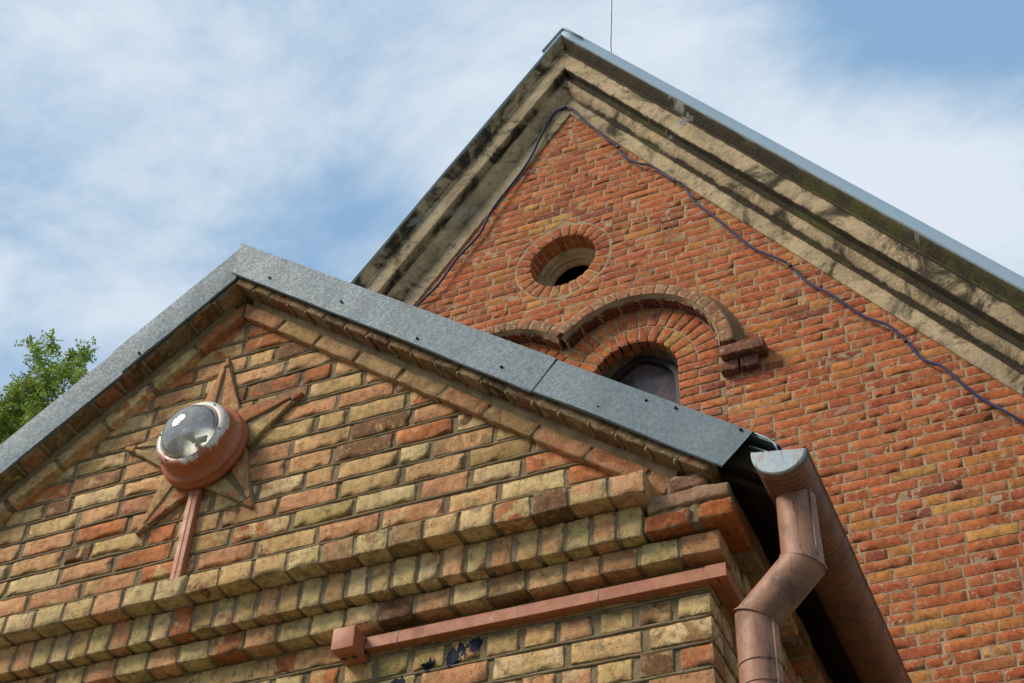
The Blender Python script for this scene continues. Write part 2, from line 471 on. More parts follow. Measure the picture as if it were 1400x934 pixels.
def rim_mat():
    m_, k, p, pos = newmat('chipped white and brown paint')
    sp = k.n('ShaderNodeSeparateXYZ', {0: pos})
    g = k.m('ADD', k.m('MULTIPLY', k.m('SUBTRACT', sp.outputs[2], 3.60), 1.9), k.m('MULTIPLY', k.m('SUBTRACT', 3.555, sp.outputs[1]), 9.0))
    n = k.noise(pos, 14, 7, .72, .5)
    f = k.ramp(k.m('ADD', g, k.m('MULTIPLY', k.m('SUBTRACT', n, .5), 1.3)), -.03, .05)
    c = k.mix(f, (.36, .115, .05), (.60, .55, .49))
    c = k.mix(k.ramp(k.noise(pos, 60, 5, .7), .58, .64, 0, .7), c, (.34, .15, .08))
    c = k.mix(k.ramp(k.noise(pos, 9, 6, .7), .55, .75, 0, .4), c, (.16, .09, .05))
    k.set(p.inputs['Base Color'], c); p.inputs['Roughness'].default_value = .45
    bump(k, p, k.noise(pos, 40, 6, .7), .4, .002)
    return m_
M['rim'] = rim_mat()
def plain(name, col, rough=.6, metal=0., var=.3, sc=20, spec=.5):
    m_, k, p, pos = newmat(name)
    n = k.noise(pos, sc, 6, .65)
    c = k.mix(k.ramp(n, .3, .7), tuple(x*(1-var) for x in col), tuple(min(1, x*(1+var)) for x in col))
    k.set(p.inputs['Base Color'], c); p.inputs['Roughness'].default_value = rough; p.inputs['Metallic'].default_value = metal
    p.inputs['Specular IOR Level'].default_value = spec
    bump(k, p, n, .3, .003)
    return m_
M['cable'] = plain('blue cable sheath', (.012, .016, .075), .7, 0, .2, 40)
M['black'] = plain('black rubber', (.012, .011, .011), .6)
M['darkwood'] = plain('shade-black boards', (.030, .022, .016), .9, 0, .4, 12, .1)  # boards coloured near-black to paint in the shade under the eave
M['void'] = plain('shade black', (.009, .007, .006), 1, 0, .3, 9, 0)  # near-black colour standing in for unlit interiors
M['frame'] = plain('dark brown window frame', (.014, .008, .007), .5, 0, .3, 30)
M['plaster'] = plain('grimy reveal plaster', (.13, .088, .05), .95, 0, .45, 18, .1)
M['silver'] = plain('lamp reflector', (.72, .69, .64), .45, .35, .22, 9)
M['white'] = plain('white enamel', (.75, .74, .70), .35, 0, .06, 30)
M['steel'] = plain('old steel', (.30, .30, .31), .45, .6, .2, 60)
M['bark'] = plain('grey bark', (.10, .075, .05), .95, 0, .4, 18)
M['door'] = plain('brown painted door boards', (.14, .07, .035), .6, 0, .3, 9)
def leaf_mat():
    m_, k, p, pos = newmat('leaf')
    a = k.n('ShaderNodeAttribute', attribute_name='c1')
    k.set(p.inputs['Base Color'], a.outputs['Color']); p.inputs['Roughness'].default_value = .5
    tr = k.n('ShaderNodeBsdfTranslucent', {0: k.mix(.35, a.outputs['Color'], (.30, .42, .02))})
    mx = k.n('ShaderNodeMixShader', {0: .42, 1: p.outputs[0], 2: tr.outputs[0]})
    o = [n for n in k.t.nodes if n.type == 'OUTPUT_MATERIAL'][0]; k.set(o.inputs[0], mx.outputs[0])
    return m_
M['leaf'] = leaf_mat()
def glass_pane():
    m_, k, p, pos = newmat('dusty window glass')
    n = k.noise(pos, 4, 5, .6); n2 = k.noise(pos, 160, 3, .6)
    c = k.mix(k.ramp(n, .42, .50), (.045, .032, .035), (.085, .058, .062))
    c = k.mix(k.ramp(n2, .68, .72, 0, .5), c, (.3, .28, .26))
    k.set(p.inputs['Base Color'], c); p.inputs['Roughness'].default_value = .22
    p.inputs['Specular IOR Level'].default_value = .35
    return m_
M['pane'] = glass_pane()
def clear_glass():
    m_, k, p, pos = newmat('clear dome glass')
    tr = k.n('ShaderNodeBsdfTransparent', {0: (.90, .92, .91, 1)}); gl = k.n('ShaderNodeBsdfGlossy', {0: (1, 1, 1, 1), 'Roughness': .06})
    fr = k.n('ShaderNodeFresnel', {0: 1.75}).outputs[0]
    df = k.n('ShaderNodeBsdfDiffuse', {0: (.55, .53, .48, 1)})
    mx = k.n('ShaderNodeMixShader', {0: k.m('MULTIPLY_ADD', fr, 1.0, .10, clamp=True), 1: tr.outputs[0], 2: gl.outputs[0]})
    mx2 = k.n('ShaderNodeMixShader', {0: k.ramp(k.noise(pos, 22, 6, .7), .35, .75, .14, .50), 1: mx.outputs[0], 2: df.outputs[0]})
    o = [n for n in k.t.nodes if n.type == 'OUTPUT_MATERIAL'][0]; k.set(o.inputs[0], mx2.outputs[0])
    return m_
M['glass'] = clear_glass()
def ground_mat():
    m_, k, p, pos = newmat('trodden yard')
    n = k.noise(pos, .5, 8, .65); n2 = k.noise(pos, 30, 6, .7)
    c = k.mix(k.ramp(n, .45, .6), (.21, .18, .13), (.075, .10, .035))
    c = k.mix(k.ramp(n2, .4, .7, 0, .6), c, (.13, .11, .08))
    k.set(p.inputs['Base Color'], c); p.inputs['Roughness'].default_value = .95
    bump(k, p, n2, .6, .02)
    return m_
M['ground'] = ground_mat()
def flatbrick(name, c1, c2, mo, sc, bw, rh):
    m_, k, p, pos = newmat(name)
    s = k.n('ShaderNodeSeparateXYZ', {0: pos})
    v = k.n('ShaderNodeCombineXYZ', {0: k.m('ADD', s.outputs[0], s.outputs[1]), 1: s.outputs[2], 2: 0.})
    b = k.n('ShaderNodeTexBrick', {'Vector': v.outputs[0], 'Color1': (*c1, 1), 'Color2': (*c2, 1), 'Mortar': (*mo, 1), 'Scale': 1., 'Mortar Size': .007, 'Mortar Smooth': .3, 'Brick Width': bw, 'Row Height': rh})
    c = k.mix(k.ramp(k.noise(pos, 20, 6, .7), .4, .7, 0, .5), b.outputs[0], k.mix(1., b.outputs[0], (.5, .42, .35), 'MULTIPLY'))
    k.set(p.inputs['Base Color'], c); p.inputs['Roughness'].default_value = .9
    bump(k, p, k.m('SUBTRACT', k.noise(pos, 60, 5), b.outputs[1]), .6, .006)
    return m_
M['porch_flat'] = flatbrick('buff brickwork', (.46, .29, .11), (.40, .18, .07), (.16, .12, .065), 1, .255, .0895)
M['main_flat'] = flatbrick('red brickwork', (.36, .095, .04), (.42, .15, .045), (.30, .2, .11), 1, .26, .0763)

# ------------------------------------------------------------------ setting: ground
acc = Acc()
box(acc, (-900, -900, -1.9), (900, 900, -1.6))
g = acc.build('ground', M['ground'], smooth=False); g['kind'] = 'structure'

# ================================================================== PORCH
GZ = -1.6
X0 = -3.02; TP = tan(radians(38.1)); CP = cos(radians(38.1)); SP = sin(radians(38.1))
YW = 3.70; XC = -1.045; XL = 2*X0 - XC      # facade plane, right and left corner
YM = 6.40                                   # main wall plane
FRONT = ((0, YW, 0), (1, 0, 0), (0, 0, 1), (0, -1, 0))
porch = empty('brick_porch', 'yellow and orange brick porch with grey metal roof edging, before the tall red gable', 'porch', ((X0), YW, GZ))

P_PAL = [((.57, .375, .155), 4.), ((.64, .45, .22), 2.4), ((.56, .27, .125), 3.0), ((.48, .165, .055), .9), ((.20, .095, .040), 1.2), ((.34, .19, .085), 1.2), ((.42, .29, .11), 1.1), ((.64, .35, .16), 2.2)]
def pick(pal, n):
    wts = np.array([x[1] for x in pal]); cs = np.array([x[0] for x in pal])
    c = cs[rng.choice(len(pal), n, p=wts/wts.sum())]
    return np.clip(c*rng.uniform(.86, 1.12, (n, 1))*rng.uniform(.96, 1.04, (n, 3)), 0, 1)
def porch_cols(n, olive=0.):
    c1 = pick(P_PAL, n); c2 = pick(P_PAL, n)
    if olive:
        k = rng.random(n) < olive
        c1[k] = np.array((.58, .43, .185))*rng.uniform(.85, 1.1, (k.sum(), 1))
    return c1, c2

def course(x0, x1, z0, z1, lens, joint, start=0., jit=.003, taper=None):
    """bricks filling a course; lens: function -> next brick length"""
    out = []; x = x0 + start
    while x < x1:
        l = lens()
        a, b = max(x, x0), min(x+l, x1)
        if b-a > .035:
            j = lambda: random.uniform(-jit, jit)
            out.append([(a+j()*(a > x0), z0+j()), (b+j()*(b < x1), z0+j()), (b+j()*(b < x1), z1+j()), (a+j()*(a > x0), z1+j())])
        x += l+joint*random.uniform(.8, 1.2)
    return out
def clip_rake(qs, x0, wmax, t):
    out = []
    for q in qs:
        q = [list(p) for p in q]
        ok = True
        for a, b in ((0, 1), (3, 2)):
            z = q[a][1]; half = (wmax - z)/t
            if half < .02: half = .02
            q[a][0] = min(max(q[a][0], x0-half), x0+half); q[b][0] = min(max(q[b][0], x0-half), x0+half)
        if q[1][0]-q[0][0] < .03 and q[2][0]-q[3][0] < .03: continue
        if q[2][0]-q[3][0] < .012:
            m_ = (q[2][0]+q[3][0])/2; q[2][0] = m_+.006; q[3][0] = m_-.006
        out.append(q)
    return out

# --- gable and lower wall (front)
acc = Acc()
qs = []
zb = 2.913
S = lambda: random.choice([.235, .24, .23, .24, .235, .115, .24, .18]) 
k = 0
while zb < 4.5:
    qs += clip_rake(course(XL, XC, zb+.008, zb+.0915-.009, S, .021, -random.uniform(.02, .13)-(k % 2)*.125, .0035), X0, 4.56, TP)
    zb += .0915; k += 1
c1, c2 = porch_cols(len(qs))
add_bricks(acc, FRONT, qs, -.11, rng.uniform(-.001, .004, len(qs)), c1, c2, (9, 4, 2), .0040, .0028, .024, 26)
# lower wall rows: alternate stretchers and headers, from the corner leftwards
qs = []; zb = 2.573; k = 0
while zb > 1.2:
    x = XC; row = k % 2
    cur = []
    first = True
    while x > XL:
        l = (.105 if row else .232)
        if row == 0 and first: l = .20
        if random.random() < .07: l = .232 if row else .105
        l += random.uniform(-.006, .006); a = max(x-l, XL)
        if x-a > .03:
            j = lambda: random.uniform(-.003, .003)
            cur.append([(a+j(), zb+.008+j()), (x, zb+.008+j()), (x, zb+.082+j()), (a+j(), zb+.082+j())])
        x -= l+random.uniform(.019, .027); first = False
    qs += cur; zb -= .0895; k += 1
x = XC  # course hidden behind the trunking
while x > XL:
    a = x-.11; qs.append([(a, 2.582), (x, 2.582), (x, 2.652), (a, 2.652)]); x = a-.02
c1, c2 = porch_cols(len(qs), .25)
add_bricks(acc, FRONT, qs, -.11, rng.uniform(-.001, .004, len(qs)), c1, c2, (8, 4, 2), .0040, .0028, .024, 26)
def in_gable(u, v): return (v < 4.60 - TP*np.abs(u-X0))
sheet(acc, FRONT, XL+.004, XC-.004, 1.1, 4.56, .010, -.004, in_gable, .0035, 44)
# tuck-pointed bead along every bed joint
def bead(z, xa, xb):
    n = max(3, int((xb-xa)/.03)); xs = np.linspace(xa, xb, n)
    zz_ = z + .0035*vn(np.stack([xs*3, xs*0+z*17, xs*0], 1)) + .0022*vn(np.stack([xs*16, xs*0+z*17, xs*0+5], 1))
    yy_ = YW + .0035 + .003*vn(np.stack([xs*9, xs*0+z*11, xs*0+9], 1))
    tube(acc, np.stack([xs, yy_, zz_], 1), .0055+.0012*vn(np.stack([xs*14, xs*0+z, xs*0], 1)), 6, 1, True, .0012)
z = 2.913
while z < 4.45:
    h = (4.45-z)/TP; bead(z, max(XL, X0-h), min(XC, X0+h)); z += .0915
z = 2.573
while z > 1.2:
    bead(z, XL, XC); z -= .0895
adopt(acc.build('gable_wall', [M['porch_brick'], M['porch_mortar']]), porch)

# --- string courses (three corbelled bands)
def band(name, z0, z1, proj, pitch, joint, xa, xb, seg, olive, rough=.003, xl=None):
    acc = Acc(); out = []; x = xb
    while x > xa:
        l = (pitch-joint)*random.uniform(.95, 1.05); a = x-l; j = lambda: random.uniform(-.003, .003)
        out.append([(a+j(), z0+j()), (x+j()*(x < xb), z0+j()), (x+j()*(x < xb), z1+j()), (a+j(), z1+j())])
        x = a-joint*random.uniform(.8, 1.2)
    c1, c2 = porch_cols(len(out), olive)
    add_bricks(acc, FRONT, out, -.05, proj+rng.uniform(-.003, .003, len(out)), c1, c2, seg, .0045, .003, .014, 24)
    # mortar between and over the bricks
    fr = FRONT
    sheet(acc, fr, xa, xb-.006, z0+.004, z1-.002, .010, proj-.0065, None, .003, 44)
    un = ((0, YW, z0+.006), (1, 0, 0), (0, -1, 0), (0, 0, -1))
    sheet(acc, un, xa, xb-.006, -.02, proj-.004, .010, -.001, None, .004, 36)
    tp = ((0, YW, z1-.001), (1, 0, 0), (0, -1, 0), (0, 0, 1))
    sheet(acc, tp, xa, xb-.004, -.02, proj-.004, .014, 0, None, .005, 36)
    box(acc, (xa, YW-proj+.02, z0+.012), (xb-.012, YW+.03, z1-.008), 1)
    ob = acc.build(name, [M['porch_brick'], M['band_mortar']])
    adopt(ob, porch); return ob
b_ = band('header_course', 2.867, 2.948, .178, .131, .013, XL, -1.188, (5, 4, 3), .5); b_['label'] = 'upper band of brick ends under the gable'
b_ = band('rowlock_course', 2.747, 2.862, .112, .087, .015, XL, -1.222, (4, 6, 3), .65); b_['label'] = 'band of upright bricks between the two header bands'
b_ = band('header_course', 2.665, 2.741, .066, .131, .013, XL, -.985, (5, 4, 3), .55); b_['label'] = 'lower band of brick ends just over the painted trunking'

# --- corbel block at the eaves corner: two orange courses and a broken brick on top
acc = Acc()
q = [[(-1.212, 2.749), (-1.062, 2.749), (-1.062, 2.812), (-1.212, 2.812)], [(-1.040, 2.752), (-.922, 2.752), (-.922, 2.815), (-1.040, 2.815)],
     [(-1.204, 2.826), (-.934, 2.832), (-.934, 2.886), (-1.204, 2.888)]]
c1 = np.array([(.30, .085, .022), (.46, .155, .03), (.27, .13, .075)]); c2 = np.array([(.24, .07, .02), (.38, .11, .025), (.36, .22, .13)])
add_bricks(acc, FRONT, q, -.10, np.array([.113, .118, .110]), c1, c2, (9, 5, 5), .009, .006, .016, 24)
q = [[(-1.150, 2.898), (-1.005, 2.898), (-1.020, 2.972), (-1.140, 2.968)]]
add_bricks(acc, FRONT, q, -.08, .085, [(.33, .16, .085)], [(.20, .10, .06)], (8, 6, 5), .016, .012, .02, 24)
sheet(acc, FRONT, -1.200, -.945, 2.760, 2.880, .010, .097, None, .014, 40)
box(acc, (-1.205, YW-.094, 2.757), (-.945, YW+.02, 2.886), 1)
box(acc, (-1.14, YW-.055, 2.886), (-1.00, YW+.05, 2.93), 1)
adopt(acc.build('eaves_corbel', [M['porch_brick'], M['porch_mortar']]), porch)['label'] = 'deep orange bricks at the corner beneath the eave'

# --- side wall with its corbelled courses
SIDE = ((XC, 0, 0), (0, 1, 0), (0, 0, 1), (1, 0, 0))
acc = Acc(); qs = []; zb = 2.573; k = 1
while zb > 1.2:
    qs += course(YW+.122, YM-.02, zb+.008, zb+.082, (lambda: .232) if k % 2 else (lambda: .105), .022, 0, .003)
    zb -= .0895; k += 1
qs += course(YW+.122, YM-.02, 2.582, 2.652, lambda: .11, .02)
c1, c2 = porch_cols(len(qs), .4)
add_bricks(acc, SIDE, qs, -.1, rng.uniform(0, .006, len(qs)), c1, c2, (5, 3, 2), .006, .0035, .009, 26)
sheet(acc, SIDE, YW+.004, YM, 1.1, 3.0, .02, -.009, None, .0045, 34)
for z0, z1, pr, ptc, y0 in ((2.665, 2.741, .060, .131, 3.76), (2.749, 2.815, .122, .131, 3.82), (2.826, 2.888, .112, .255, 3.82)):
    qs = course(y0, YM-.02, z0, z1, lambda: ptc-.018, .018, 0, .003)
    c1, c2 = porch_cols(len(qs), .3)
    if z0 > 2.7: c1 = c1*.25+np.array((.36, .12, .04))*.75
    add_bricks(acc, SIDE, qs, -.05, pr+rng.uniform(-.005, .003, len(qs)), c1, c2, (5, 3, 3), .007, .0045, .012, 24)
    box(acc, (XC-.02, YW+.02, z0+.004), (XC+pr-.010, YM-.01, z1-.004), 1)
box(acc, (XC-.04, YW+.05, 2.888), (XC+.09, YM-.01, 3.02), 1)
adopt(acc.build('side_wall', [M['porch_brick'], M['porch_mortar']]), porch)
acc = Acc(); qs = []; zb = 2.573; k = 1
SIDEL = ((XL, 0, 0), (0, 1, 0), (0, 0, 1), (-1, 0, 0))
while zb > 1.2:
    qs += course(YW+.122, YM-.02, zb+.008, zb+.082, (lambda: .232) if k % 2 else (lambda: .105), .022, 0, .003); zb -= .0895; k += 1
c1, c2 = porch_cols(len(qs), .3)
add_bricks(acc, SIDEL, qs, -.1, .004, c1, c2, (3, 2, 2), .006, .003, .008, 26)
sheet(acc, SIDEL, YW+.004, YM, 1.1, 3.0, .03, -.009, None, .004, 34)
adopt(acc.build('side_wall', [M['porch_brick'], M['porch_mortar']]), porch)

# --- raking cornice under the metal: stretcher course, then projecting headers
for side in (1, -1):
    A = (side*CP, 0, -SP); B = (side*SP, 0, CP); N = (0, -1, 0)
    fr = ((X0, YW, 4.400), A, B, N)
    L = (X0*0 + (-1.165 - X0) + .0)/CP if side == 1 else 2.55
    acc = Acc(); qs = []; u = -.0; h = .0615; j = lambda: random.uniform(-.002, .002)
    first = True
    while u < L:
        l = random.uniform(.222, .245)
        a0 = u; a1 = u
        if first: a0, a1 = 0.003, -h*TP+.003
        qs.append([(a0, j()), (min(u+l, L)+j(), j()), (min(u+l, L)+j(), h+j()), (a1, h+j())]); first = False
        u += l+random.uniform(.012, .02)
    c1, c2 = porch_cols(len(qs), .1)
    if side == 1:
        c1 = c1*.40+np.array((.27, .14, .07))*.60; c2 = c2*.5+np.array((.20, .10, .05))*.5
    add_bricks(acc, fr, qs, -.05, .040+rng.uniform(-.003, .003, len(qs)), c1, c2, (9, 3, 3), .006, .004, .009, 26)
    un = ((X0, YW, 4.400+.004/CP), A, (0, -1, 0), (-B[0], 0, -B[2]))
    sheet(acc, ((X0, YW, 4.400), A, B, N), .0, L, .003, h-.003, .010, .033, None, .006, 36)
    loft(acc, [[tuple(np.array((X0, YW, 4.400))+np.array(A)*uu+np.array(B)*(v_+.002*float(vn(np.array([uu*22, v_*50, side]))))+np.array(N)*(n_+.003*float(vn(np.array([uu*30, n_*60, side+4.]))))) for v_, n_ in ((h-.004, .034), (h+.006, .040), (h+.016, .046), (h+.027, .052), (h+.030, .03))] for uu in np.linspace(0, L, 150)], 1, side > 0)
    sheet(acc, un, .0, L, -.02, .033, .012, 0, None, .003, 36)
    ob = adopt(acc.build('raking_stretcher_course', [M['porch_brick'], M['porch_mortar']]), porch)
    # header course (front face just under the metal, soffit seen from below)
    fr = ((X0, YW, 4.400+(h+.026)/CP), A, B, N)
    acc = Acc(); qs = []; u = 0; h2 = .046; first = True
    Lh = L+.10 if side == 1 else L
    while u < Lh:
        l = random.uniform(.100, .116); a0 = a1 = u
        if first: a0, a1 = .003, -h2*TP+.003
        qs.append([(a0, j()*2), (u+l, j()*2), (u+l, h2), (a1, h2)]); first = False
        u += l+random.uniform(.018, .026)
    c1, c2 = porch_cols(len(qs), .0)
    c1 = c1*(.30 if side < 0 else .45); c2 = c2*(.55 if side < 0 else .36)   # eaves course bricks multiplied darker, by a different factor each side
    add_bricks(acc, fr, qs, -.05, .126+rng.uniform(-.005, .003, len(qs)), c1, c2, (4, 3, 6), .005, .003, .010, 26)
    un = (fr[0], A, (0, -1, 0), (-B[0], 0, -B[2]))
    un = (tuple(np.array(fr[0])+np.array(B)*.003), A, (0, -1, 0), (-B[0], 0, -B[2]))
    sheet(acc, un, .0, Lh, -.02, .124, .010, -.001, None, .006, 40)
    # proud mortar ridges between the headers
    for q_ in qs[:-1]:
        uu = q_[1][0]+.010
        p0 = np.array(fr[0])+np.array(A)*uu+np.array(N)*.046+np.array(B)*.001; p1 = np.array(fr[0])+np.array(A)*uu+np.array(N)*.122+np.array(B)*.001
        tube(acc, [p0+(p1-p0)*s_ for s_ in np.linspace(0, 1, 6)], [.008, .009, .008, .009, .011, .007], 6, 1, True, .003)
    sheet(acc, fr, .0, Lh, .002, h2-.002, .010, .122, None, .004, 36)
    adopt(acc.build('raking_header_course', [M['porch_brick'], M['porch_mortar']]), porch)

# --- star of cut bricks
SC = (-3.058, 3.700)
star = Acc()
def sp(r, a): return (SC[0]+r*cos(radians(a)), SC[1]+r*sin(radians(a)))
star_o = bpy.data.objects.new('star_ornament', None); scene.collection.objects.link(star_o); star_o.location = (SC[0], YW, SC[1]); adopt(star_o, porch)
star_o.location = (SC[0], YW, SC[1])
arms = [(90.5, .478, (.52, .24, .10), (.50, .32, .14)), (22, .435, (.50, .33, .14), (.42, .16, .065)), (-54, .455, (.45, .30, .14), (.46, .20, .085)), (-125, .445, (.50, .31, .14), (.38, .14, .06)), (165.5, .435, (.40, .27, .12), (.40, .28, .13))]
for an, rt, ca, cb in arms:
    acc = Acc()
    ra = radians(an); d = np.array([cos(ra), sin(ra)]); nrm = np.array([-sin(ra), cos(ra)]); c = np.array(SC)
    bw = .118; rb = .15; tipr = rt-.055
    tw = bw*(rt-tipr)/(rt-rb)*.8
    qA = [c+d*rb+nrm*.020, c+d*rb+nrm*bw, c+d*tipr+nrm*tw, c+d*tipr+nrm*.004]
    qB = [c+d*rb-nrm*bw, c+d*rb-nrm*.020, c+d*tipr-nrm*.004, c+d*tipr-nrm*tw]
    qT = [c+d*(tipr+.006)-nrm*tw, c+d*(tipr+.006)+nrm*tw, c+d*rt+nrm*.006, c+d*rt-nrm*.006]
    # order left-bottom, right-bottom, right-top, left-top in a frame (nrm, d)
    fr = ((SC[0], YW, SC[1]), (nrm[0], 0, nrm[1]), (d[0], 0, d[1]), (0, -1, 0))
    def loc(q): return [((p-c)@nrm, (p-c)@d) for p in q]
    add_bricks(acc, fr, [loc(qA), loc(qB)], -.01, [.024, .021], [ca, cb], [cb, ca], (5, 8, 3), .005, .004, .008, 28)
    add_bricks(acc, fr, [loc(qT)], -.01, .025, [(.40, .13, .05)], [(.46, .22, .09)], (3, 4, 3), .004, .003, .004, 28)
    mq = [c+d*.10-nrm*(bw+.012), c+d*.10+nrm*(bw+.012), c+d*(rt-.02)+nrm*.012, c+d*(rt-.02)-nrm*.012]
    add_bricks(acc, fr, [loc(mq)], -.01, .014, [PM], [PM], (7, 12, 2), .004, .003, .003, 40, mi=1)
    ob = acc.build('star_arm', [M['porch_brick'], M['porch_mortar']])
    ob.parent = star_o; ob.matrix_parent_inverse = Matrix.Translation((-SC[0], -YW, -SC[1]))

# --- roof: sheets, boards, verge flashing
roofp = Acc()
for side in (1, -1):
    e = 2.265 if side == 1 else 2.30
    for (w0, w1, mi) in ((4.735, 4.728, 0), (4.700, 4.60, 1)):
        y0, y1 = (3.565, YM-.02) if mi == 0 else (3.60, YM-.03)
        xa, xb = X0, X0+side*(e if mi == 0 else e-.02)
        V = []
        for w_ in (w0, w1):
            for (x, y) in ((xa, y0), (xb, y0), (xb, y1), (xa, y1)): V.append((x, y, w_ - TP*abs(x-X0)))
        F = [(0, 1, 2, 3), (7, 6, 5, 4), (0, 4, 5, 1), (1, 5, 6, 2), (2, 6, 7, 3)]
        roofp.add(V, F, mi)
    # boarded soffit of the eave outside the side wall
    V = [(X0+side*1.98, YW-.05, 4.56-TP*1.98), (X0+side*2.24, YW-.05, 4.56-TP*2.24), (X0+side*2.24, YM-.03, 4.56-TP*2.24), (X0+side*1.98, YM-.03, 4.56-TP*1.98)]
    V += [(x, y, z+.03) for x, y, z in V]
    roofp.add(V, [(3, 2, 1, 0), (4, 5, 6, 7), (0, 1, 5, 4), (1, 2, 6, 5), (2, 3, 7, 6), (3, 0, 4, 7)], 1)
roof_o = adopt(roofp.build('roof', [M['zinc'], M['darkwood']], smooth=False, fix=True), porch)
def verge(name, side, xa_t, xa_b, xb_t, xb_b, y=3.552, wt=4.737, wb=4.543, tilt=0., lift=0., seed=0):
    """bent metal strip along the verge: front leaf, top leaf lapped back over the roof, folded bottom hem"""
    acc = Acc(); n = 40
    rows = []
    for i in range(n+1):
        f = i/n; r = []
        xt = xa_t+(xb_t-xa_t)*f; xb = xa_b+(xb_b-xa_b)*f
        wv = .0040*vn(np.array([xt*3.1, seed, 0.]))+.0022*vn(np.array([xt*11, seed, 0.])); wb_ = wb + .007*float(vn(np.array([xt*2.3, seed+5, 0.])))
        prof = [(xt, y+.16, wt+.006+lift), (xt, y+.006, wt+.004+lift), (xt, y, wt+lift), (xt+(xb-xt)*.5, y-.003+wv*1.3+tilt*.5, (wt+wb_)/2+lift*.5), (xb, y+wv+tilt, wb_+.004), (xb, y-.005+wv+tilt, wb_), (xb, y+.002+tilt, wb_-.003), (xb, y+.013+tilt, wb_+.012)]
        for (x, yy, w_) in prof: r.append((x, yy, w_-TP*abs(x-X0) if side*(x-X0) >= 0 else w_+TP*abs(x-X0)))
        rows.append(r)
    loft(acc, rows, 0, side < 0)
    ob = acc.build(name, [M['zinc']], sharp=35)
    s_ = ob.modifiers.new('thick', 'SOLIDIFY'); s_.thickness = .0022; s_.offset = 0
    e_ = ob.modifiers.new('edges', 'EDGE_SPLIT'); e_.split_angle = radians(35)
    ob.parent = roof_o
    return ob
v1 = verge('verge_flashing', 1, X0-.005, X0-.018, -1.508, -1.603, y=3.548, lift=.002, seed=1); v1['label'] = 'upper length of metal edging right of the apex'
v2 = verge('verge_flashing', 1, -1.532, -1.627, -.832, -.939, y=3.553, seed=2); v2['label'] = 'lower length of metal edging above the gutter'
v3 = verge('verge_flashing', -1, X0, X0, -3.585, -3.508, y=3.553, wt=4.722, wb=4.532, tilt=.014, seed=3)
v4 = verge('verge_flashing', -1, -3.56, -3.483, -5.32, -5.24, y=3.558, wt=4.716, wb=4.524, tilt=.014, seed=4)
for (x, w_, y_) in ((-2.83, 4.60, 3.548), (-2.45, 4.62, 3.548), (-2.08, 4.58, 3.548), (-1.72, 4.60, 3.548), (-1.35, 4.59, 3.553), (-1.18, 4.70, 3.553), (-1.08, 4.715, 3.553), (-.87, 4.725, 3.553), (-3.44, 4.56, 3.56), (-4.1, 4.56, 3.565)):
    zc = w_-TP*abs(x-X0); acc = Acc()
    lathe(acc, [(.0055, y_-.001), (.005, y_-.006), (.002, y_-.009), (.0002, y_-.0095)], (x, zc), 10)
    o_ = acc.build('rivet', [M['black']], smooth=True, fix=True); o_.parent = roof_o
# bent drip sheet hooked into the gutter
acc = Acc()
rows = []
for y in np.linspace(3.56, YM-.03, 30):
    rows.append([(-.84, y, 4.735-TP*2.18+.006), (-.79, y, 4.735-TP*2.23+.006), (-.765, y, 2.955+.01*float(vn(np.array([y*3, 0, 0])))), (-.762, y, 2.93)])
loft(acc, rows)
o_ = acc.build('eave_drip', [M['zinc_light']], sharp=30); o_.parent = roof_o
s_ = o_.modifiers.new('thick', 'SOLIDIFY'); s_.thickness = .003

# lower, plain walls of the porch down to the ground, with the doorway
acc = Acc()
z1_ = 1.1
box(acc, (XL, YW, GZ), (-3.65, YW+.3, z1_)); box(acc, (-2.39, YW, GZ), (XC, YW+.3, z1_)); box(acc, (-3.65, YW, .7), (-2.39, YW+.3, z1_))
box(acc, (XC-.3, YW+.3, GZ), (XC, YM, z1_)); box(acc, (XL, YW+.3, GZ), (XL+.3, YM, z1_))
lw = adopt(acc.build('lower_wall', [M['porch_flat']], smooth=False), porch)
acc = Acc()
for i in range(10): box(acc, (-3.65+i*.126+.002, YW+.12, GZ), (-3.65+(i+1)*.126-.002, YW+.16, .7), 0, .004)
adopt(acc.build('door', [M['door']], smooth=False), porch)
# shade black box added behind the wall skin so no light shines through
acc = Acc()
sk = [(XL+.02, 1.0), (XC-.02, 1.0), (XC-.02, 2.90), (X0, 4.54), (XL+.02, 2.90)]
V = [(x, YW+.09, z) for x, z in sk]+[(x, YM-.05, z) for x, z in sk]
acc.add(V, [(0, 1, 2, 3, 4), (9, 8, 7, 6, 5)]+[(i, i+5, (i+1) % 5+5, (i+1) % 5) for i in range(5)])
adopt(acc.build('light_blocker', [M['void']], smooth=False, fix=True), porch)

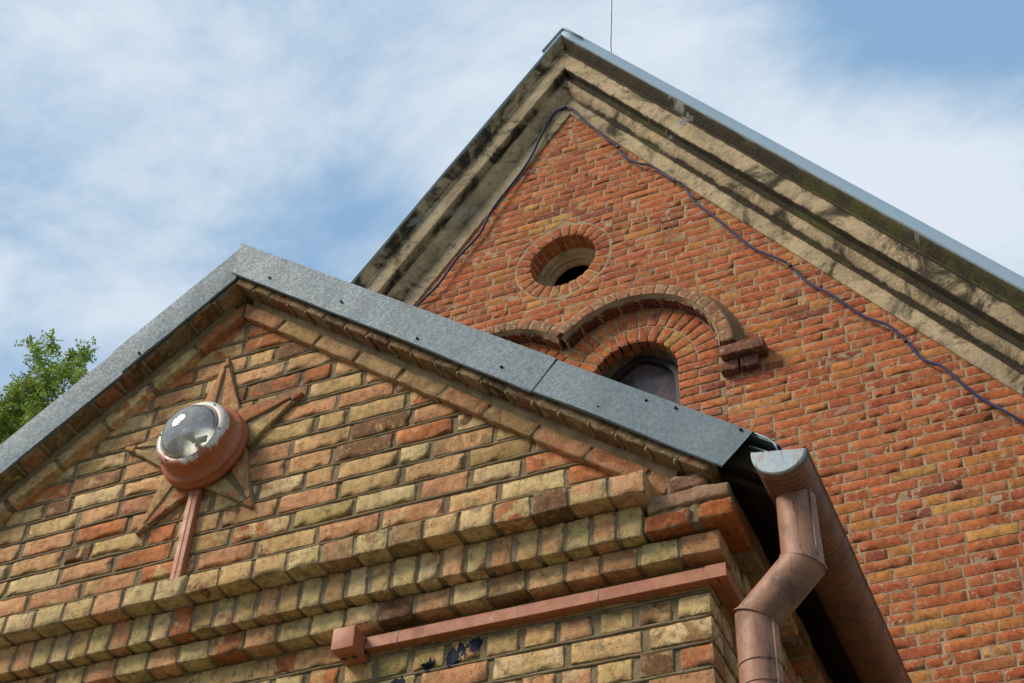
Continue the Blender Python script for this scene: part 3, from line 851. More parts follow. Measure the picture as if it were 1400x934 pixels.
# ================================================================== MAIN BUILDING
XM = -2.65; TM = tan(radians(54.2))
main = empty('tall_gabled_building', 'tall red brick building with a steep gable, stucco cornice and round window', 'building', (XM, YM, GZ))
MF = ((0, YM, 0), (1, 0, 0), (0, 0, 1), (0, -1, 0))
MXL, MXR = -6.85, 1.55
M_PAL = [((.43, .110, .036), 5), ((.47, .135, .040), 3.), ((.36, .085, .032), 2.), ((.47, .175, .042), 1.4), ((.27, .075, .036), 1.0), ((.50, .235, .06), .45), ((.44, .145, .058), 1.6)]
CIR = (-2.688, 7.305, .236, .345)
AR = (-2.20, 6.085); AL = (2*XM+2.20, 6.085)
RW = .556     # face radius of the arch recess
def arch_half(z, c, r):
    if z <= c[1]: return r
    d = r*r-(z-c[1])**2
    return sqrt(d) if d > 0 else 0
def cut(q, c, r, arch):
    """clip one brick quad (x-range at bottom and top) against a circle or an arch; returns list"""
    def iv(z):
        if arch: h = arch_half(z, c, r)
        else:
            d = r*r-(z-c[1])**2; h = sqrt(d) if d > 0 else 0
        return (c[0]-h, c[0]+h) if h > 0 else None
    zb_, zt_ = q[0][1], q[2][1]; ib, it = iv(zb_), iv(zt_)
    zm = (zb_+zt_)/2; im = iv(zm)
    if ib is None and it is None and im is None: return [q]
    ib = ib or (c[0], c[0]); it = it or (c[0], c[0])
    res = []
    L_ = [list(p) for p in q]; R2 = [list(p) for p in q]
    L_[1][0] = min(L_[1][0], ib[0]); L_[2][0] = min(L_[2][0], it[0])
    R2[0][0] = max(R2[0][0], ib[1]); R2[3][0] = max(R2[3][0], it[1])
    for h in (L_, R2):
        a = h[1][0]-h[0][0]; b = h[2][0]-h[3][0]
        if a > .02 and b > -.001 or b > .02 and a > -.001 or (a+b > .05):
            if a < .008: h[1][0] = h[0][0]+.008
            if b < .008: h[2][0] = h[3][0]+.008
            res.append(h)
    return res
acc = Acc(); qs = []; z = 1.13; k = 0
CH = .0658
while z < 8.95:
    tall = z > 5.2
    if k % 2: ln = lambda: random.choices([.247, .117, .17], [.74, .22, .04])[0]+random.uniform(-.005, .005)
    else: ln = lambda: random.choices([.117, .247, .17], [.86, .11, .03])[0]+random.uniform(-.005, .005)
    row = course(MXL, MXR, z+.0035, z+CH-.0035, ln, .011, -random.uniform(0, .12), .0015)
    half = (9.0-z)/TM
    row = [q for q in row if q[1][0] > XM-half-.1 and q[0][0] < XM+half+.1]
    for (c, r, ar) in ((CIR, CIR[3]+.008, False), (AR, RW+.012, True), (AL, RW+.012, True)):
        row = [h for q in row for h in cut(q, c, r, ar)]
    qs += clip_rake(row, XM, 8.98, TM)
    z += CH; k += 1
# leave out what the porch hides for good (inside the porch body)
qs = [q for q in qs if not (XL+.2 < q[0][0] and q[1][0] < XC-.15 and q[2][1] < 4.45-TP*max(abs(q[0][0]-X0), abs(q[1][0]-X0)))]
n = len(qs)
c1, c2 = pick(M_PAL, n), pick(M_PAL, n)
c2 = c2*.55+c1*.45
cx = np.array([(q[0][0]+q[1][0])/2 for q in qs]); cz = np.array([q[0][1] for q in qs])
add_bricks(acc, MF, qs, -.09, rng.uniform(-.0005, .002, n), c1, c2, (6, 3, 2), .0020, .0009, .008, 26)
def keepm(u, v):
    k_ = (v < 9.05-TM*np.abs(u-XM)) & ((u-CIR[0])**2+(v-CIR[1])**2 > (CIR[2]+.04)**2)
    for c in (AR, AL):
        k_ &= ~((np.abs(u-c[0]) < RW-.01) & ((v < c[1]) & (v > 3.9) | ((u-c[0])**2+(v-c[1])**2 < (RW-.01)**2)))
    return k_
sheet(acc, MF, MXL, MXR, 1.1, 9.0, .018, -.001, keepm, .003, 40)
adopt(acc.build('gable_wall', [M['main_brick'], M['main_mortar']]), main)

# --- round window: ring of headers, deep brick reveal, moulded stucco inner ring, black cup painting the unlit inside
ocl = bpy.data.objects.new('round_window', None); scene.collection.objects.link(ocl); ocl.location = (CIR[0], YM, CIR[1]); adopt(ocl, main); ocl.location = (CIR[0], YM, CIR[1])
def sub(ob, par, loc):
    ob.parent = par; ob.matrix_parent_inverse = Matrix.Translation((-loc[0], -loc[1], -loc[2])); return ob
OL = (CIR[0], YM, CIR[1])
acc = Acc()
def ring_quads(c, r0, r1, a0, a1, n, gap):
    out = []
    for i in range(n):
        s_ = a0+(a1-a0)*i/n; e_ = a0+(a1-a0)*(i+1)/n
        g0 = gap/r0/2; g1 = gap/r1/2; rj = random.uniform(-.004, .004)
        out.append([(c[0]+r0*cos(e_-g0), c[1]+r0*sin(e_-g0)), (c[0]+r0*cos(s_+g0), c[1]+r0*sin(s_+g0)), (c[0]+(r1+rj)*cos(s_+g1), c[1]+(r1+rj)*sin(s_+g1)), (c[0]+(r1+rj)*cos(e_-g1), c[1]+(r1+rj)*sin(e_-g1))])
    return out
rq = ring_quads(CIR, CIR[2], CIR[3]-.006, 0, 2*pi, 27, .011)
c1, c2 = pick(M_PAL, 27), pick(M_PAL, 27)
c1[19:22] = [(.46, .27, .10), (.44, .24, .05), (.34, .19, .08)]
add_bricks(acc, MF, rq, -.13, rng.uniform(.001, .005, 27), c1, c2, (3, 5, 5), .0045, .003, .006, 26)
rr = [(CIR[3]+.004, YM+.003), (CIR[3]-.01, YM+.004), (CIR[2]+.004, YM+.004), (CIR[2]+.003, YM+.13)]
lathe(acc, rr, CIR[:2], 72, 1, .002)
sub(acc.build('brick_ring', [M['main_brick'], M['main_mortar']]), ocl, OL)
acc = Acc()
pr = [(CIR[2]+.02, YM+.125), (.222, YM+.13), (.214, YM+.137), (.208, YM+.155), (.206, YM+.175), (.196, YM+.178), (.190, YM+.186), (.192, YM+.198), (.180, YM+.202), (.168, YM+.215), (.166, YM+.235)]
lathe(acc, pr, CIR[:2], 72, 0, .002)
sub(acc.build('moulded_ring', [M['stucco']], fix=False, sharp=40), ocl, OL)
acc = Acc(); lathe(acc, [(.17, YM+.234), (.20, YM+.26), (.26, YM+.48), (.001, YM+.485)], CIR[:2], 48)
sub(acc.build('shade_cup', [M['void']]), ocl, OL)

# --- arched windows
def arched(c, label):
    o = bpy.data.objects.new('arched_window', None); scene.collection.objects.link(o); adopt(o, main); o.location = (c[0], YM, c[1]); o['label'] = label
    L_ = (c[0], YM, c[1])
    REC = YM
    RF = ((0, REC, 0), (1, 0, 0), (0, 0, 1), (0, -1, 0))
    # recessed face: two rings of headers
    acc = Acc()
    for r0, r1, n, sh in ((.283, .405, 15, 0), (.414, .548, 21, 0)):
        q_ = ring_quads(c, r0, r1, -.02, pi+.02, n, .011)
        q_ = [q for q in q_ if ((q[0][0]+q[2][0])/2-XM)*(c[0]-XM) > .01]; n = len(q_)
        c1, c2 = pick(M_PAL, n)*1.08, pick(M_PAL, n)
        c1 = c1*.6+np.array((.47, .155, .045))*.4
        add_bricks(acc, RF, q_, -.11, rng.uniform(.001, .005, n), c1, c2, (3, 5, 3), .0045, .0028, .006, 26)
    zz_ = c[1]-CH; kk = 0
    while zz_ > 4.2:
        for s_ in (-1, 1):
            ls = [(.283, .40), (.412, .565)] if kk % 2 else [(.283, .53), ]
            for a, b in ls:
                xs = sorted([c[0]+s_*a, c[0]+s_*b])
                add_bricks(acc, RF, [[(xs[0], zz_+.005), (xs[1], zz_+.005), (xs[1], zz_+CH-.006), (xs[0], zz_+CH-.006)]], -.11, .003, pick(M_PAL, 1), pick(M_PAL, 1), (4, 3, 3), .0045, .0028, .006, 26)
        zz_ -= CH; kk += 1
    def kp(u, v):
        inn = (np.abs(u-c[0]) < .30) & (v < c[1]) | ((u-c[0])**2+(v-c[1])**2 < .30**2)
        out = (np.abs(u-c[0]) < .60) & (v < c[1]) | ((u-c[0])**2+(v-c[1])**2 < .60**2)
        return out & ~inn
    sheet(acc, RF, c[0]-.62, c[0]+.62, 4.2, c[1]+.62, .015, -.003, kp, .003, 34)
    sub(acc.build('arch_rings', [M['main_brick'], M['main_mortar']]), o, L_)
    # soffit ring of stretchers, shade painted into their dark colour, closing the step from the wall face
    acc = Acc()
    n = 13; q_ = ring_quads(c, .5585, .600, 0, pi, n, .012)
    q_ = [q for q in q_ if ((q[0][0]+q[2][0])/2-XM)*(c[0]-XM) > .01]; n = len(q_)
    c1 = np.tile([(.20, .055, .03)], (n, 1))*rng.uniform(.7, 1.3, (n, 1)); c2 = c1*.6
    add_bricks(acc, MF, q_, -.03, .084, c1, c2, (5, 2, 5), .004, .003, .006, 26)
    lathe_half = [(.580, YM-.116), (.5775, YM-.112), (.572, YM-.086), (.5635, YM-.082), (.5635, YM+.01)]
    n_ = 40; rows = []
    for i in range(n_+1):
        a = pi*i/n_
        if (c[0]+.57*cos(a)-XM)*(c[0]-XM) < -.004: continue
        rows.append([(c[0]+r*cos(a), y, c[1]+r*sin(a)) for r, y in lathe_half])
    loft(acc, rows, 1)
    sub(acc.build('soffit_ring', [M['main_brick'], M['main_mortar']]), o, L_)
    # hood mould
    acc = Acc()
    lim = math.acos(.46/.635) if True else 0
    a0, a1 = (0.0, pi-lim) if c[0] > XM else (lim, pi)
    n = 17; q_ = ring_quads(c, .581, .655, a0, a1, n, .008)
    c1 = np.tile([(.36, .17, .08)], (n, 1))*rng.uniform(.75, 1.2, (n, 1)); c1 = c1*.4+pick(M_PAL, n)*.6; c2 = np.tile([(.29, .16, .085)], (n, 1))
    add_bricks(acc, MF, q_, -.03, .114+rng.uniform(-.002, .002, n), c1, c2, (4, 5, 5), .004, .003, .008, 26)
    rows = []
    for i in range(61):
        a = a0+(a1-a0)*i/60
        rows.append([(c[0]+r*cos(a), y, c[1]+r*sin(a)) for r, y in ((.720, YM+.001), (.690, YM-.045), (.665, YM-.100), (.657, YM-.1115), (.62, YM-.112), (.580, YM-.112), (.579, YM-.10))])
    loft(acc, rows, 1)
    hm = sub(acc.build('hood_mould', [M['hood_brick'], M['hood_mortar']]), o, L_)
    # pointed reveal, frame and pane
    def pt(r, k_=.06, m__=24):
        k_ = k_+.05
        pts = [(c[0]+r, 4.25)]
        for i in range(m__+1):
            a = pi*i/m__; rr_ = r*(1+k_*math.exp(-((a-pi/2)/.28)**2)); pts.append((c[0]+rr_*cos(a), c[1]+rr_*sin(a)))
        pts.append((c[0]-r, 4.25)); return pts
    acc = Acc()
    rows = [[(x, REC+.05, z) for x, z in pt(.290, .0)], [(x, REC+.10, z) for x, z in pt(.272, .03)], [(x, REC+.19, z) for x, z in pt(.262, .06)]]
    loft(acc, rows, 0, True)
    sub(acc.build('reveal', [M['plaster']], sharp=40), o, L_)
    acc = Acc()
    loft(acc, [[(x, y, z) for x, z in pt(r, .08)] for r, y in ((.266, REC+.15), (.262, REC+.135), (.224, REC+.135), (.218, REC+.15), (.214, REC+.175))], 0, True)
    fr_ = sub(acc.build('frame', [M['frame']], sharp=30), o, L_)
    acc = Acc(); P_ = pt(.222, .1)
    acc.add([(x, REC+.168, z) for x, z in P_], [tuple(range(len(P_)))])
    pn = acc.build('pane', [M['pane']], smooth=False); sub(pn, o, L_)
    return o
arched(AR, 'arched window right of the porch roof edge, its dark pane in view')
arched(AL, 'arched window whose hood just shows over the porch roof edge')
# label stop blocks at the spring of the right hood (and its twin on the far left)
for s_ in (1, -1):
    acc = Acc()
    c = AR if s_ == 1 else AL
    def rx(a, b): return sorted([c[0]+s_*a, c[0]+s_*b])
    for (a, b, z0, z1, n_) in ((.572, .838, 5.982, 6.058, .105), (.556, .665, 5.902, 5.974, .055), (.678, .785, 5.902, 5.974, .055)):
        x_ = rx(a, b)
        add_bricks(acc, MF, [[(x_[0], z0), (x_[1], z0), (x_[1], z1), (x_[0], z1)]], -.03, n_, [(.22, .085, .05)], [(.16, .06, .04)], (7, 3, 4), .005, .003, .006, 26)
    adopt(acc.build('label_stop', [M['main_brick'], M['main_mortar']]), main)

# --- stucco raking cornice, swept along both rakes with a mitred apex
prof = [(6.40, 8.865), (6.386, 8.868), (6.385, 8.885), (6.383, 8.96), (6.381, 9.035), (6.370, 9.040), (6.369, 9.050), (6.381, 9.056), (6.374, 9.072), (6.366, 9.086), (6.350, 9.100), (6.333, 9.118), (6.322, 9.140),
        (6.316, 9.160), (6.305, 9.176), (6.296, 9.182), (6.312, 9.190), (6.322, 9.245), (6.318, 9.262), (6.290, 9.268), (6.268, 9.272), (6.262, 9.276), (6.259, 9.285), (6.257, 9.38), (6.256, 9.462), (6.248, 9.470), (6.244, 9.474),
        (6.243, 9.494), (6.262, 9.500), (6.262, 9.506), (6.246, 9.524), (6.236, 9.540), (6.220, 9.556), (6.204, 9.572), (6.196, 9.590), (6.195, 9.602), (6.23, 9.625), (6.40, 9.66)]
upper = [0]*19+[.9, .5, .3, .1, -.2, .1, .5, .9, 1, 1.1, 1.2, 1.0, .8, .8, 1, 1, 1, 1, 1]
mids = {15: .8, 16: 1.1, 17: 1.1, 18: 1.2, 5: .5, 6: .8, 7: .8, 8: .6, 9: .4}  # hollows of the profile darkened: soot together with painted shade
for side in (1, -1):
    acc = Acc(); n = 170; Lx = 4.35
    rows = []; ed = []
    for i in range(n+1):
        d = Lx*i/n
        r = []
        for kk, (y, w_) in enumerate(prof):
            p = np.array([XM+side*d, y, w_-TM*d])
            nz = float(fbm(p*np.array([9, 9, 9.])+side*20, 3)); n2_ = float(vn(p*28+5))
            chip = max(0, float(vn(p*13+77))-.35)*.05 if 32 <= kk <= 35 else (max(0, float(vn(p*10+7))-.5)*.02 if kk in (24, 25, 22, 15) else 0)
            dp = nz*.0045+n2_*.0018
            r.append((p[0], p[1]+dp*(0 if kk in (0, 37) else 1)+chip, p[2]-chip*.6+(nz*.004)))
            ed.append(max(upper[kk], mids.get(kk, 0))*(.30 if side < 0 else .85+.35*min(1, d/2.2))+(.16 if side < 0 else .12+.22*min(1, d/2.4)))
        rows.append(r)
    V = np.array(rows).reshape(-1, 3); m_ = len(prof)
    F = [(i*m_+k_, i*m_+k_+1, (i+1)*m_+k_+1, (i+1)*m_+k_) for i in range(n) for k_ in range(m_-1)]
    if side > 0: F = [f[::-1] for f in F]
    acc.add(V, F, 0, None, None, np.array(ed))
    ob = adopt(acc.build('raking_cornice', [M['stucco']], sharp=38), main)

# --- roof of the main building
acc = Acc()
for side in (1, -1):
    Lx = 4.42; rows = []
    for i in range(61):
        d = Lx*i/60; x = XM+side*d
        wob = .006*float(vn(np.array([d*2.2, side*5., 0.])))+.003*float(vn(np.array([d*9, side*5., 0.])))
        r = [(x, y, w_-TM*d) for y, w_ in ((6.24, 9.600), (6.188, 9.612+wob), (6.182, 9.622+wob), (6.215, 9.70), (6.265, 9.80), (6.30, 9.838), (6.36, 9.850), (16.0, 9.850))]
        rows.append(r)
    loft(acc, rows, 0, side < 0)
mroof = adopt(acc.build('roof', [M['zinc_light']], sharp=40), main)
sm_ = mroof.modifiers.new('thick', 'SOLIDIFY'); sm_.thickness = .004; sm_.offset = 0
acc = Acc()
for y0, y1, dz in ((6.20, 6.40, -.175), (6.40, 16, -.02)):
    zt = 9.885+dz
    rows = [[(XM-.17, y, zt-.20), (XM-.03, y, zt-.012), (XM, y, zt+.012), (XM+.03, y, zt-.012), (XM+.17, y, zt-.20)] for y in (y0, y1)]
    loft(acc, rows)
rc = acc.build('ridge_cap', [M['zinc_light']], sharp=30); rc.parent = mroof; rc.matrix_parent_inverse = Matrix.Identity(4)
s_ = rc.modifiers.new('thick', 'SOLIDIFY'); s_.thickness = .006
# body of the building: flat lower wall, side and back walls, black box added against light leaks
acc = Acc()
box(acc, (MXL, YM, GZ), (MXR, YM+.4, 1.12))
box(acc, (MXL, YM+.4, GZ), (MXL+.3, 16, 3.75)); box(acc, (MXR-.3, YM+.4, GZ), (MXR, 16, 3.75))
acc.add([(MXL, 16, GZ), (MXR, 16, GZ), (MXR, 16, 3.7), (XM, 16, 9.75), (MXL, 16, 3.7)], [(4, 3, 2, 1, 0)])
adopt(acc.build('outer_walls', [M['main_flat']], smooth=False, fix=False), main)
acc = Acc()
sk = [(MXL+.05, 1.0), (MXR-.05, 1.0), (MXR-.05, 3.1), (XM, 9.0), (MXL+.05, 3.1)]
V = [(x, YM+.5, z) for x, z in sk]+[(x, 15.9, z) for x, z in sk]
acc.add(V, [(0, 1, 2, 3, 4), (9, 8, 7, 6, 5)]+[(i, i+5, (i+1) % 5+5, (i+1) % 5) for i in range(5)])
adopt(acc.build('light_blocker', [M['void']], smooth=False, fix=True), main)

# ================================================================== THINGS
# --- wall lamp
LC = (-3.05, 3.665)
lamp = empty('wall_lamp', 'round lamp with chipped white rim and clear dome in the middle of the brick star', 'lamp', (LC[0], 3.665, LC[1]))
def lpart(acc, name, mats, par=lamp, **kw):
    ob = acc.build(name, mats, **kw); ob.parent = par; ob.matrix_parent_inverse = Matrix.Translation(-lamp.location) if par is lamp else Matrix.Identity(4); return ob
acc = Acc()
lathe(acc, [(.02, 3.672), (.180, 3.670), (.188, 3.664), (.190, 3.652), (.190, 3.646), (.184, 3.640), (.182, 3.634), (.186, 3.630), (.186, 3.622), (.180, 3.616), (.170, 3.610), (.163, 3.600), (.160, 3.580), (.158, 3.572)], LC, 96, 0, .0012)
lpart(acc, 'housing', [M['rust']], sharp=50)
acc = Acc()
lathe(acc, [(.158, 3.574), (.1585, 3.562), (.156, 3.550), (.152, 3.543), (.144, 3.539), (.136, 3.537), (.129, 3.538), (.125, 3.543), (.123, 3.556)], LC, 96, 0, .0012)
lpart(acc, 'rim', [M['rim']], sharp=50)
for a in (20, 75, 140, 200, 255, 320):
    x, z = LC[0]+.171*cos(radians(a)), LC[1]+.171*sin(radians(a))
    acc = Acc(); lathe(acc, [(.005, 3.613), (.005, 3.606), (.001, 3.604)], (x, z), 10); lpart(acc, 'screw', [M['steel']], fix=True)
for a in (50, 110, 170, 235, 290, 350):
    x, z = LC[0]+.143*cos(radians(a)), LC[1]+.143*sin(radians(a))
    acc = Acc(); lathe(acc, [(.0042, 3.541), (.0042, 3.535), (.001, 3.533)], (x, z), 10); lpart(acc, 'screw', [M['steel']], fix=True)
acc = Acc()
dome = [(.1245, 3.548)]+[(.1235*cos(t_), 3.542-.075*sin(t_)) for t_ in np.linspace(.05, pi/2-.01, 16)]
inn = [(.1205*cos(t_), 3.542-.0715*sin(t_)) for t_ in np.linspace(pi/2-.01, .05, 16)]+[(.1215, 3.548)]
lathe(acc, dome, LC, 64)
lpart(acc, 'glass_dome', [M['glass']])
acc = Acc()
lathe(acc, [(.122*cos(t_), 3.556+.045*sin(t_)) for t_ in np.linspace(.0, pi/2-.01, 12)], LC, 64)
lpart(acc, 'reflector', [M['silver']])
acc = Acc()
lathe(acc, [(.001, 3.520), (.014, 3.522), (.022, 3.530), (.025, 3.542), (.020, 3.556), (.013, 3.572), (.011, 3.592)], (LC[0]-.01, LC[1]-.005), 28)
lpart(acc, 'bulb', [M['silver']])
acc = Acc()
box(acc, (LC[0]+.030, 3.552, LC[1]-.060), (LC[0]+.078, 3.558, LC[1]-.028), 0, .002)
lpart(acc, 'rating_plate', [M['white']], smooth=False)

# --- cable trunking
c_v = empty('cable_conduit', 'short terracotta painted conduit running down from the round lamp to the brick band', 'conduit', (-3.07, YW, 3.0))
acc = Acc()
V = []; 
for zt in np.linspace(2.955, 3.500, 14):
    f = (zt-2.955)/.545; wx = .0235
    cx_ = -3.070+.003*(1-f)
    V.append([(cx_-wx, 3.692, zt), (cx_-wx, 3.671, zt), (cx_-wx+.003, 3.668, zt), (cx_-.002, 3.6665, zt), (cx_+.002, 3.669, zt), (cx_+.004, 3.6665, zt), (cx_+wx-.003, 3.668, zt), (cx_+wx, 3.671, zt), (cx_+wx, 3.692, zt)])
loft(acc, V, 0, True)
adopt(acc.build('trunking', [M['trunk']], sharp=30), c_v)

c_h = empty('cable_trunking', 'long terracotta painted cable trunking under the corbel bands, turning the wall corner', 'trunking', (-1.6, 3.67, 2.58))
acc = Acc()
box(acc, (-2.215, 3.660, 2.585), (-1.012, 3.699, 2.630), 0, .0025)
box(acc, (-1.009, 3.661, 2.5855), (-.9985+.018, YM-.6, 2.6295), 0, .0025)
box(acc, (-1.040, 3.701, 2.590), (-1.010, YM-.6, 2.625), 0)
adopt(acc.build('trunking', [M['trunk']], smooth=False), c_h)
acc = Acc()
box(acc, (-1.045, 3.6575, 2.5835), (-.979, 3.6605, 2.6315), 0, .001)
adopt(acc.build('corner_cover', [M['trunk']], smooth=False), c_h)
for xs_ in (-2.095, -1.395):
    acc = Acc()
    tube(acc, [(xs_, 3.700, 2.637), (xs_, 3.668, 2.635), (xs_, 3.6595, 2.631), (xs_-.001, 3.659, 2.607), (xs_, 3.6595, 2.584), (xs_, 3.668, 2.581), (xs_, 3.7, 2.580)], .0016, 6, up=(1, 0, 0))
    adopt(acc.build('strap', [M['steel']]), c_h)

jb = empty('junction_box', 'square terracotta painted junction box on the left end of the long trunking', 'junction box', (-2.26, 3.65, 2.57))
acc = Acc()
box(acc, (-2.300, 3.590, 2.557), (-2.217, 3.699, 2.638), 0, .005)
adopt(acc.build('body', [M['trunk']], smooth=True, sharp=35), jb)
def disc_ring(acc, C, ax, r, h):
    C = np.array(C, float)
    tube(acc, [C, C+np.array(ax)*h], r, 20); 
for nm_, C, ax in (('knockout', (-2.217, 3.665, 2.617), (1, 0, 0)), ('knockout', (-2.217, 3.665, 2.578), (1, 0, 0)), ('knockout', (-2.275, 3.645, 2.557), (0, 0, -1)), ('knockout', (-2.240, 3.645, 2.557), (0, 0, -1))):
    acc = Acc(); C = np.array(C, float); ax = np.array(ax, float)
    tube(acc, [C-ax*.002, C+ax*.004, C+ax*.0045], [.0155, .0155, .012], 20, up=(0, 1, 0))
    adopt(acc.build(nm_, [M['trunk']], sharp=40, fix=True), jb)
    acc = Acc(); tube(acc, [C+ax*.0035, C+ax*.006], .0105, 20, up=(0, 1, 0))
    adopt(acc.build('grommet', [M['black']], sharp=40, fix=True), jb)

# --- gutter
GX, GZ_ , GR = -.745, 2.868, .082
gut = empty('rain_gutter', 'brown painted half-round gutter running back under the porch eave to the tall wall', 'gutter', (GX, 3.5, GZ_))
def half(r, y, tilt=-.17, n=22, xc=GX, zc=GZ_):
    return [(xc+r*cos(pi+tilt+ (pi)*i/n), y, zc+r*sin(pi+tilt+(pi)*i/n)) for i in range(n+1)]
acc = Acc(); rows = []
for y in np.linspace(3.490, YM-.03, 60):
    rr_ = GR+.0016*float(vn(np.array([y*5, 1, 1.])))
    dz = -.004*(y-3.49)
    h_ = half(rr_, y, zc=GZ_+dz)
    a_, b_ = h_[0], h_[-1]
    h_ = [(a_[0]+.006, y, a_[2]+.004), (a_[0]-.004, y, a_[2]+.008), (a_[0]-.004, y, a_[2])]+h_+[(b_[0]+.006, y, b_[2]+.004), (b_[0]+.002, y, b_[2]+.012), (b_[0]-.008, y, b_[2]+.006)]
    rows.append(h_)
loft(acc, rows, 0, True)
gt = adopt(acc.build('trough', [M['gutter']], sharp=50), gut)
s_ = gt.modifiers.new('thick', 'SOLIDIFY'); s_.thickness = .0025; s_.offset = 1
acc = Acc()
h_ = half(GR+.003, 3.4865); h2_ = half(GR-.001, 3.484)
V = [(GX, 3.4835, GZ_-.035)]+h2_
acc.add(V, [(0, i, i+1) for i in range(1, len(h2_))]+[(0, len(h2_), 1)])
loft(acc, [h2_, h_, half(GR+.0035, 3.495)], 0, True)
adopt(acc.build('end_cap', [M['capmetal']], sharp=50, fix=True), gut)
for yb in (3.98, 4.52, 5.1, 5.7):
    acc = Acc(); dz = -.004*(yb-3.49)
    loft(acc, [half(GR+a, yb+b, zc=GZ_+dz) for a, b in ((.001, -.022), (.0055, -.020), (.0055, .020), (.001, .022))], 0, True)
    adopt(acc.build('joint_band', [M['gutter']], sharp=40), gut)
# bracket straps to the eave
for yb in (3.60, 4.25, 4.9, 5.5):
    acc = Acc()
    p_ = [(-.86, yb, 3.0), (-.80, yb, 2.955), (-.775, yb, 2.945), (-.70, yb, 2.925), (-.667, yb, 2.872)]
    loft(acc, [[(x, yb-.012, z), (x, yb+.012, z)] for x, y, z in p_])
    b_ = adopt(acc.build('bracket', [M['steel']], smooth=False), gut)
    s_ = b_.modifiers.new('thick', 'SOLIDIFY'); s_.thickness = .004

# --- downspout
dp = empty('downspout', 'brown painted round downspout with a dog-leg at the porch corner', 'downspout', (-.9, 3.65, GZ))
PR = .0625
PA = np.array((-.742, 3.650, 2.80)); PB = np.array((-.742, 3.650, 2.560)); PC = np.array((-.897, 3.650, 2.402)); PD = np.array((-.897, 3.650, GZ+.15))
def pipe(name, a, b, cut0=None, cut1=None, r0=PR, r1=PR, mat='pipe', n=10):
    """round pipe whose ends are mitred on the given plane normals"""
    a, b = np.array(a, float), np.array(b, float); d = (b-a)/np.linalg.norm(b-a)
    e1 = np.cross(d, [0, 1, 0]); e1 /= np.linalg.norm(e1); e2 = np.cross(d, e1)
    rows = []
    for i in range(n+1):
        f = i/n; r = r0+(r1-r0)*f; row = []
        for k_ in range(41):
            an = 2*pi*k_/40; o_ = e1*cos(an)*r+e2*sin(an)*r
            t0 = -(o_@cut0)/(d@cut0) if cut0 is not None else 0
            t1 = -(o_@cut1)/(d@cut1) if cut1 is not None else 0
            p = a+(b-a)*f+o_+d*(t0*(1-f)+t1*f)
            p = p+o_/r*(.0009*float(vn(p*18+3)))
            row.append(tuple(p))
        rows.append(row)
    acc = Acc(); loft(acc, rows)
    return acc
dd = (PC-PB)/np.linalg.norm(PC-PB); dn = np.array([0, 0, -1.])
m1 = dd+dn; m1 /= np.linalg.norm(m1)
adopt(pipe('o', PA, PB, None, m1, PR-.002, PR).build('outlet_pipe', [M['pipe']], fix=True), dp)
adopt(pipe('e', PB, PC, m1, m1, PR+.0035, PR+.002).build('elbow_pipe', [M['pipe']], fix=True), dp)
adopt(pipe('l', PC, PD, m1, None, PR, PR, n=40).build('lower_pipe', [M['pipe']], fix=True), dp)
def collar(c, d, cut, r, hw, name='seam'):
    c = np.array(c, float); d = np.array(d, float)
    acc = Acc(); a = pipe('c', c-d*hw, c+d*hw, cut, cut, r, r, n=2)
    adopt(a.build(name, [M['pipe']], fix=True), dp)
collar(PB, dn, m1, PR+.0055, .004); collar(PC, dd, m1, PR+.0055, .004)
for z_ in (2.245, 2.175, 2.145): collar((PC[0], PC[1], z_), dn, None, PR+.003, .004)
acc = Acc()   # standing seams where the sheet is folded together
def seam(a, b, off): 
    a = np.array(a, float)+off; b = np.array(b, float)+off; tube(acc, [a+(b-a)*t_ for t_ in np.linspace(0, 1, 8)], .004, 6)
seam(PB+dd*.01, PC, np.array((.046, 0.0, -.044))); seam(PC, PD, np.array((.055, -.032, 0))); seam(PA, PB, np.array((.052, -.036, 0)))
adopt(acc.build('folded_seam', [M['pipe']]), dp)
# splash shoe at the ground
adopt(pipe('s', (PC[0], PC[1], GZ+.17), (PC[0]+.05, PC[1]-.16, GZ+.06), None, None, PR+.003, PR+.004).build('shoe', [M['pipe']]), dp)
for z_ in (1.3, -.2):
    acc = Acc(); tube(acc, [(PC[0]-.005, PC[1], z_), (XC, PC[1]+.1, z_)], .006, 8)
    adopt(acc.build('wall_hook', [M['steel']]), dp)

# --- blue cable on the main gable
cab = [(-3.86, 7.10), (-3.759, 7.238), (-3.607, 7.378), (-3.481, 7.597), (-3.322, 7.793), (-3.236, 7.992), (-3.085, 8.233), (-2.954, 8.465), (-2.867, 8.68), (-2.772, 8.897), (-2.684, 8.935), (-2.624, 8.88), (-2.535, 8.716), (-2.431, 8.556), (-2.358, 8.405), (-2.264, 8.281), (-2.227, 8.166), (-2.121, 8.032), (-2.025, 7.966), (-1.949, 7.855), (-1.869, 7.744), (-1.8, 7.661), (-1.741, 7.488), (-1.616, 7.277), (-1.505, 7.092), (-1.375, 6.883), (-1.246, 6.74), (-1.162, 6.643), (-1.066, 6.46), (-.948, 6.311), (-.854, 6.18), (-.761, 6.058), (-.649, 5.948), (-.573, 5.808), (-.5, 5.644), (-.403, 5.546), (-.313, 5.379), (-.221, 5.246), (-.144, 5.147), (-.069, 5.054), (.05, 4.90), (.3, 4.58), (.62, 4.2)]
P = np.array([(x, 0, z) for x, z in cab])
def cr(P, n=6):
    out = []
    Q = np.vstack([P[0], P, P[-1]])
    for i in range(1, len(Q)-2):
        for k_ in range(n):
            t_ = k_/n; a, b, c, d = Q[i-1], Q[i], Q[i+1], Q[i+2]
            out.append(.5*((2*b)+(-a+c)*t_+(2*a-5*b+4*c-d)*t_*t_+(-a+3*b-3*c+d)*t_**3))
    out.append(Q[-2]); return np.array(out)
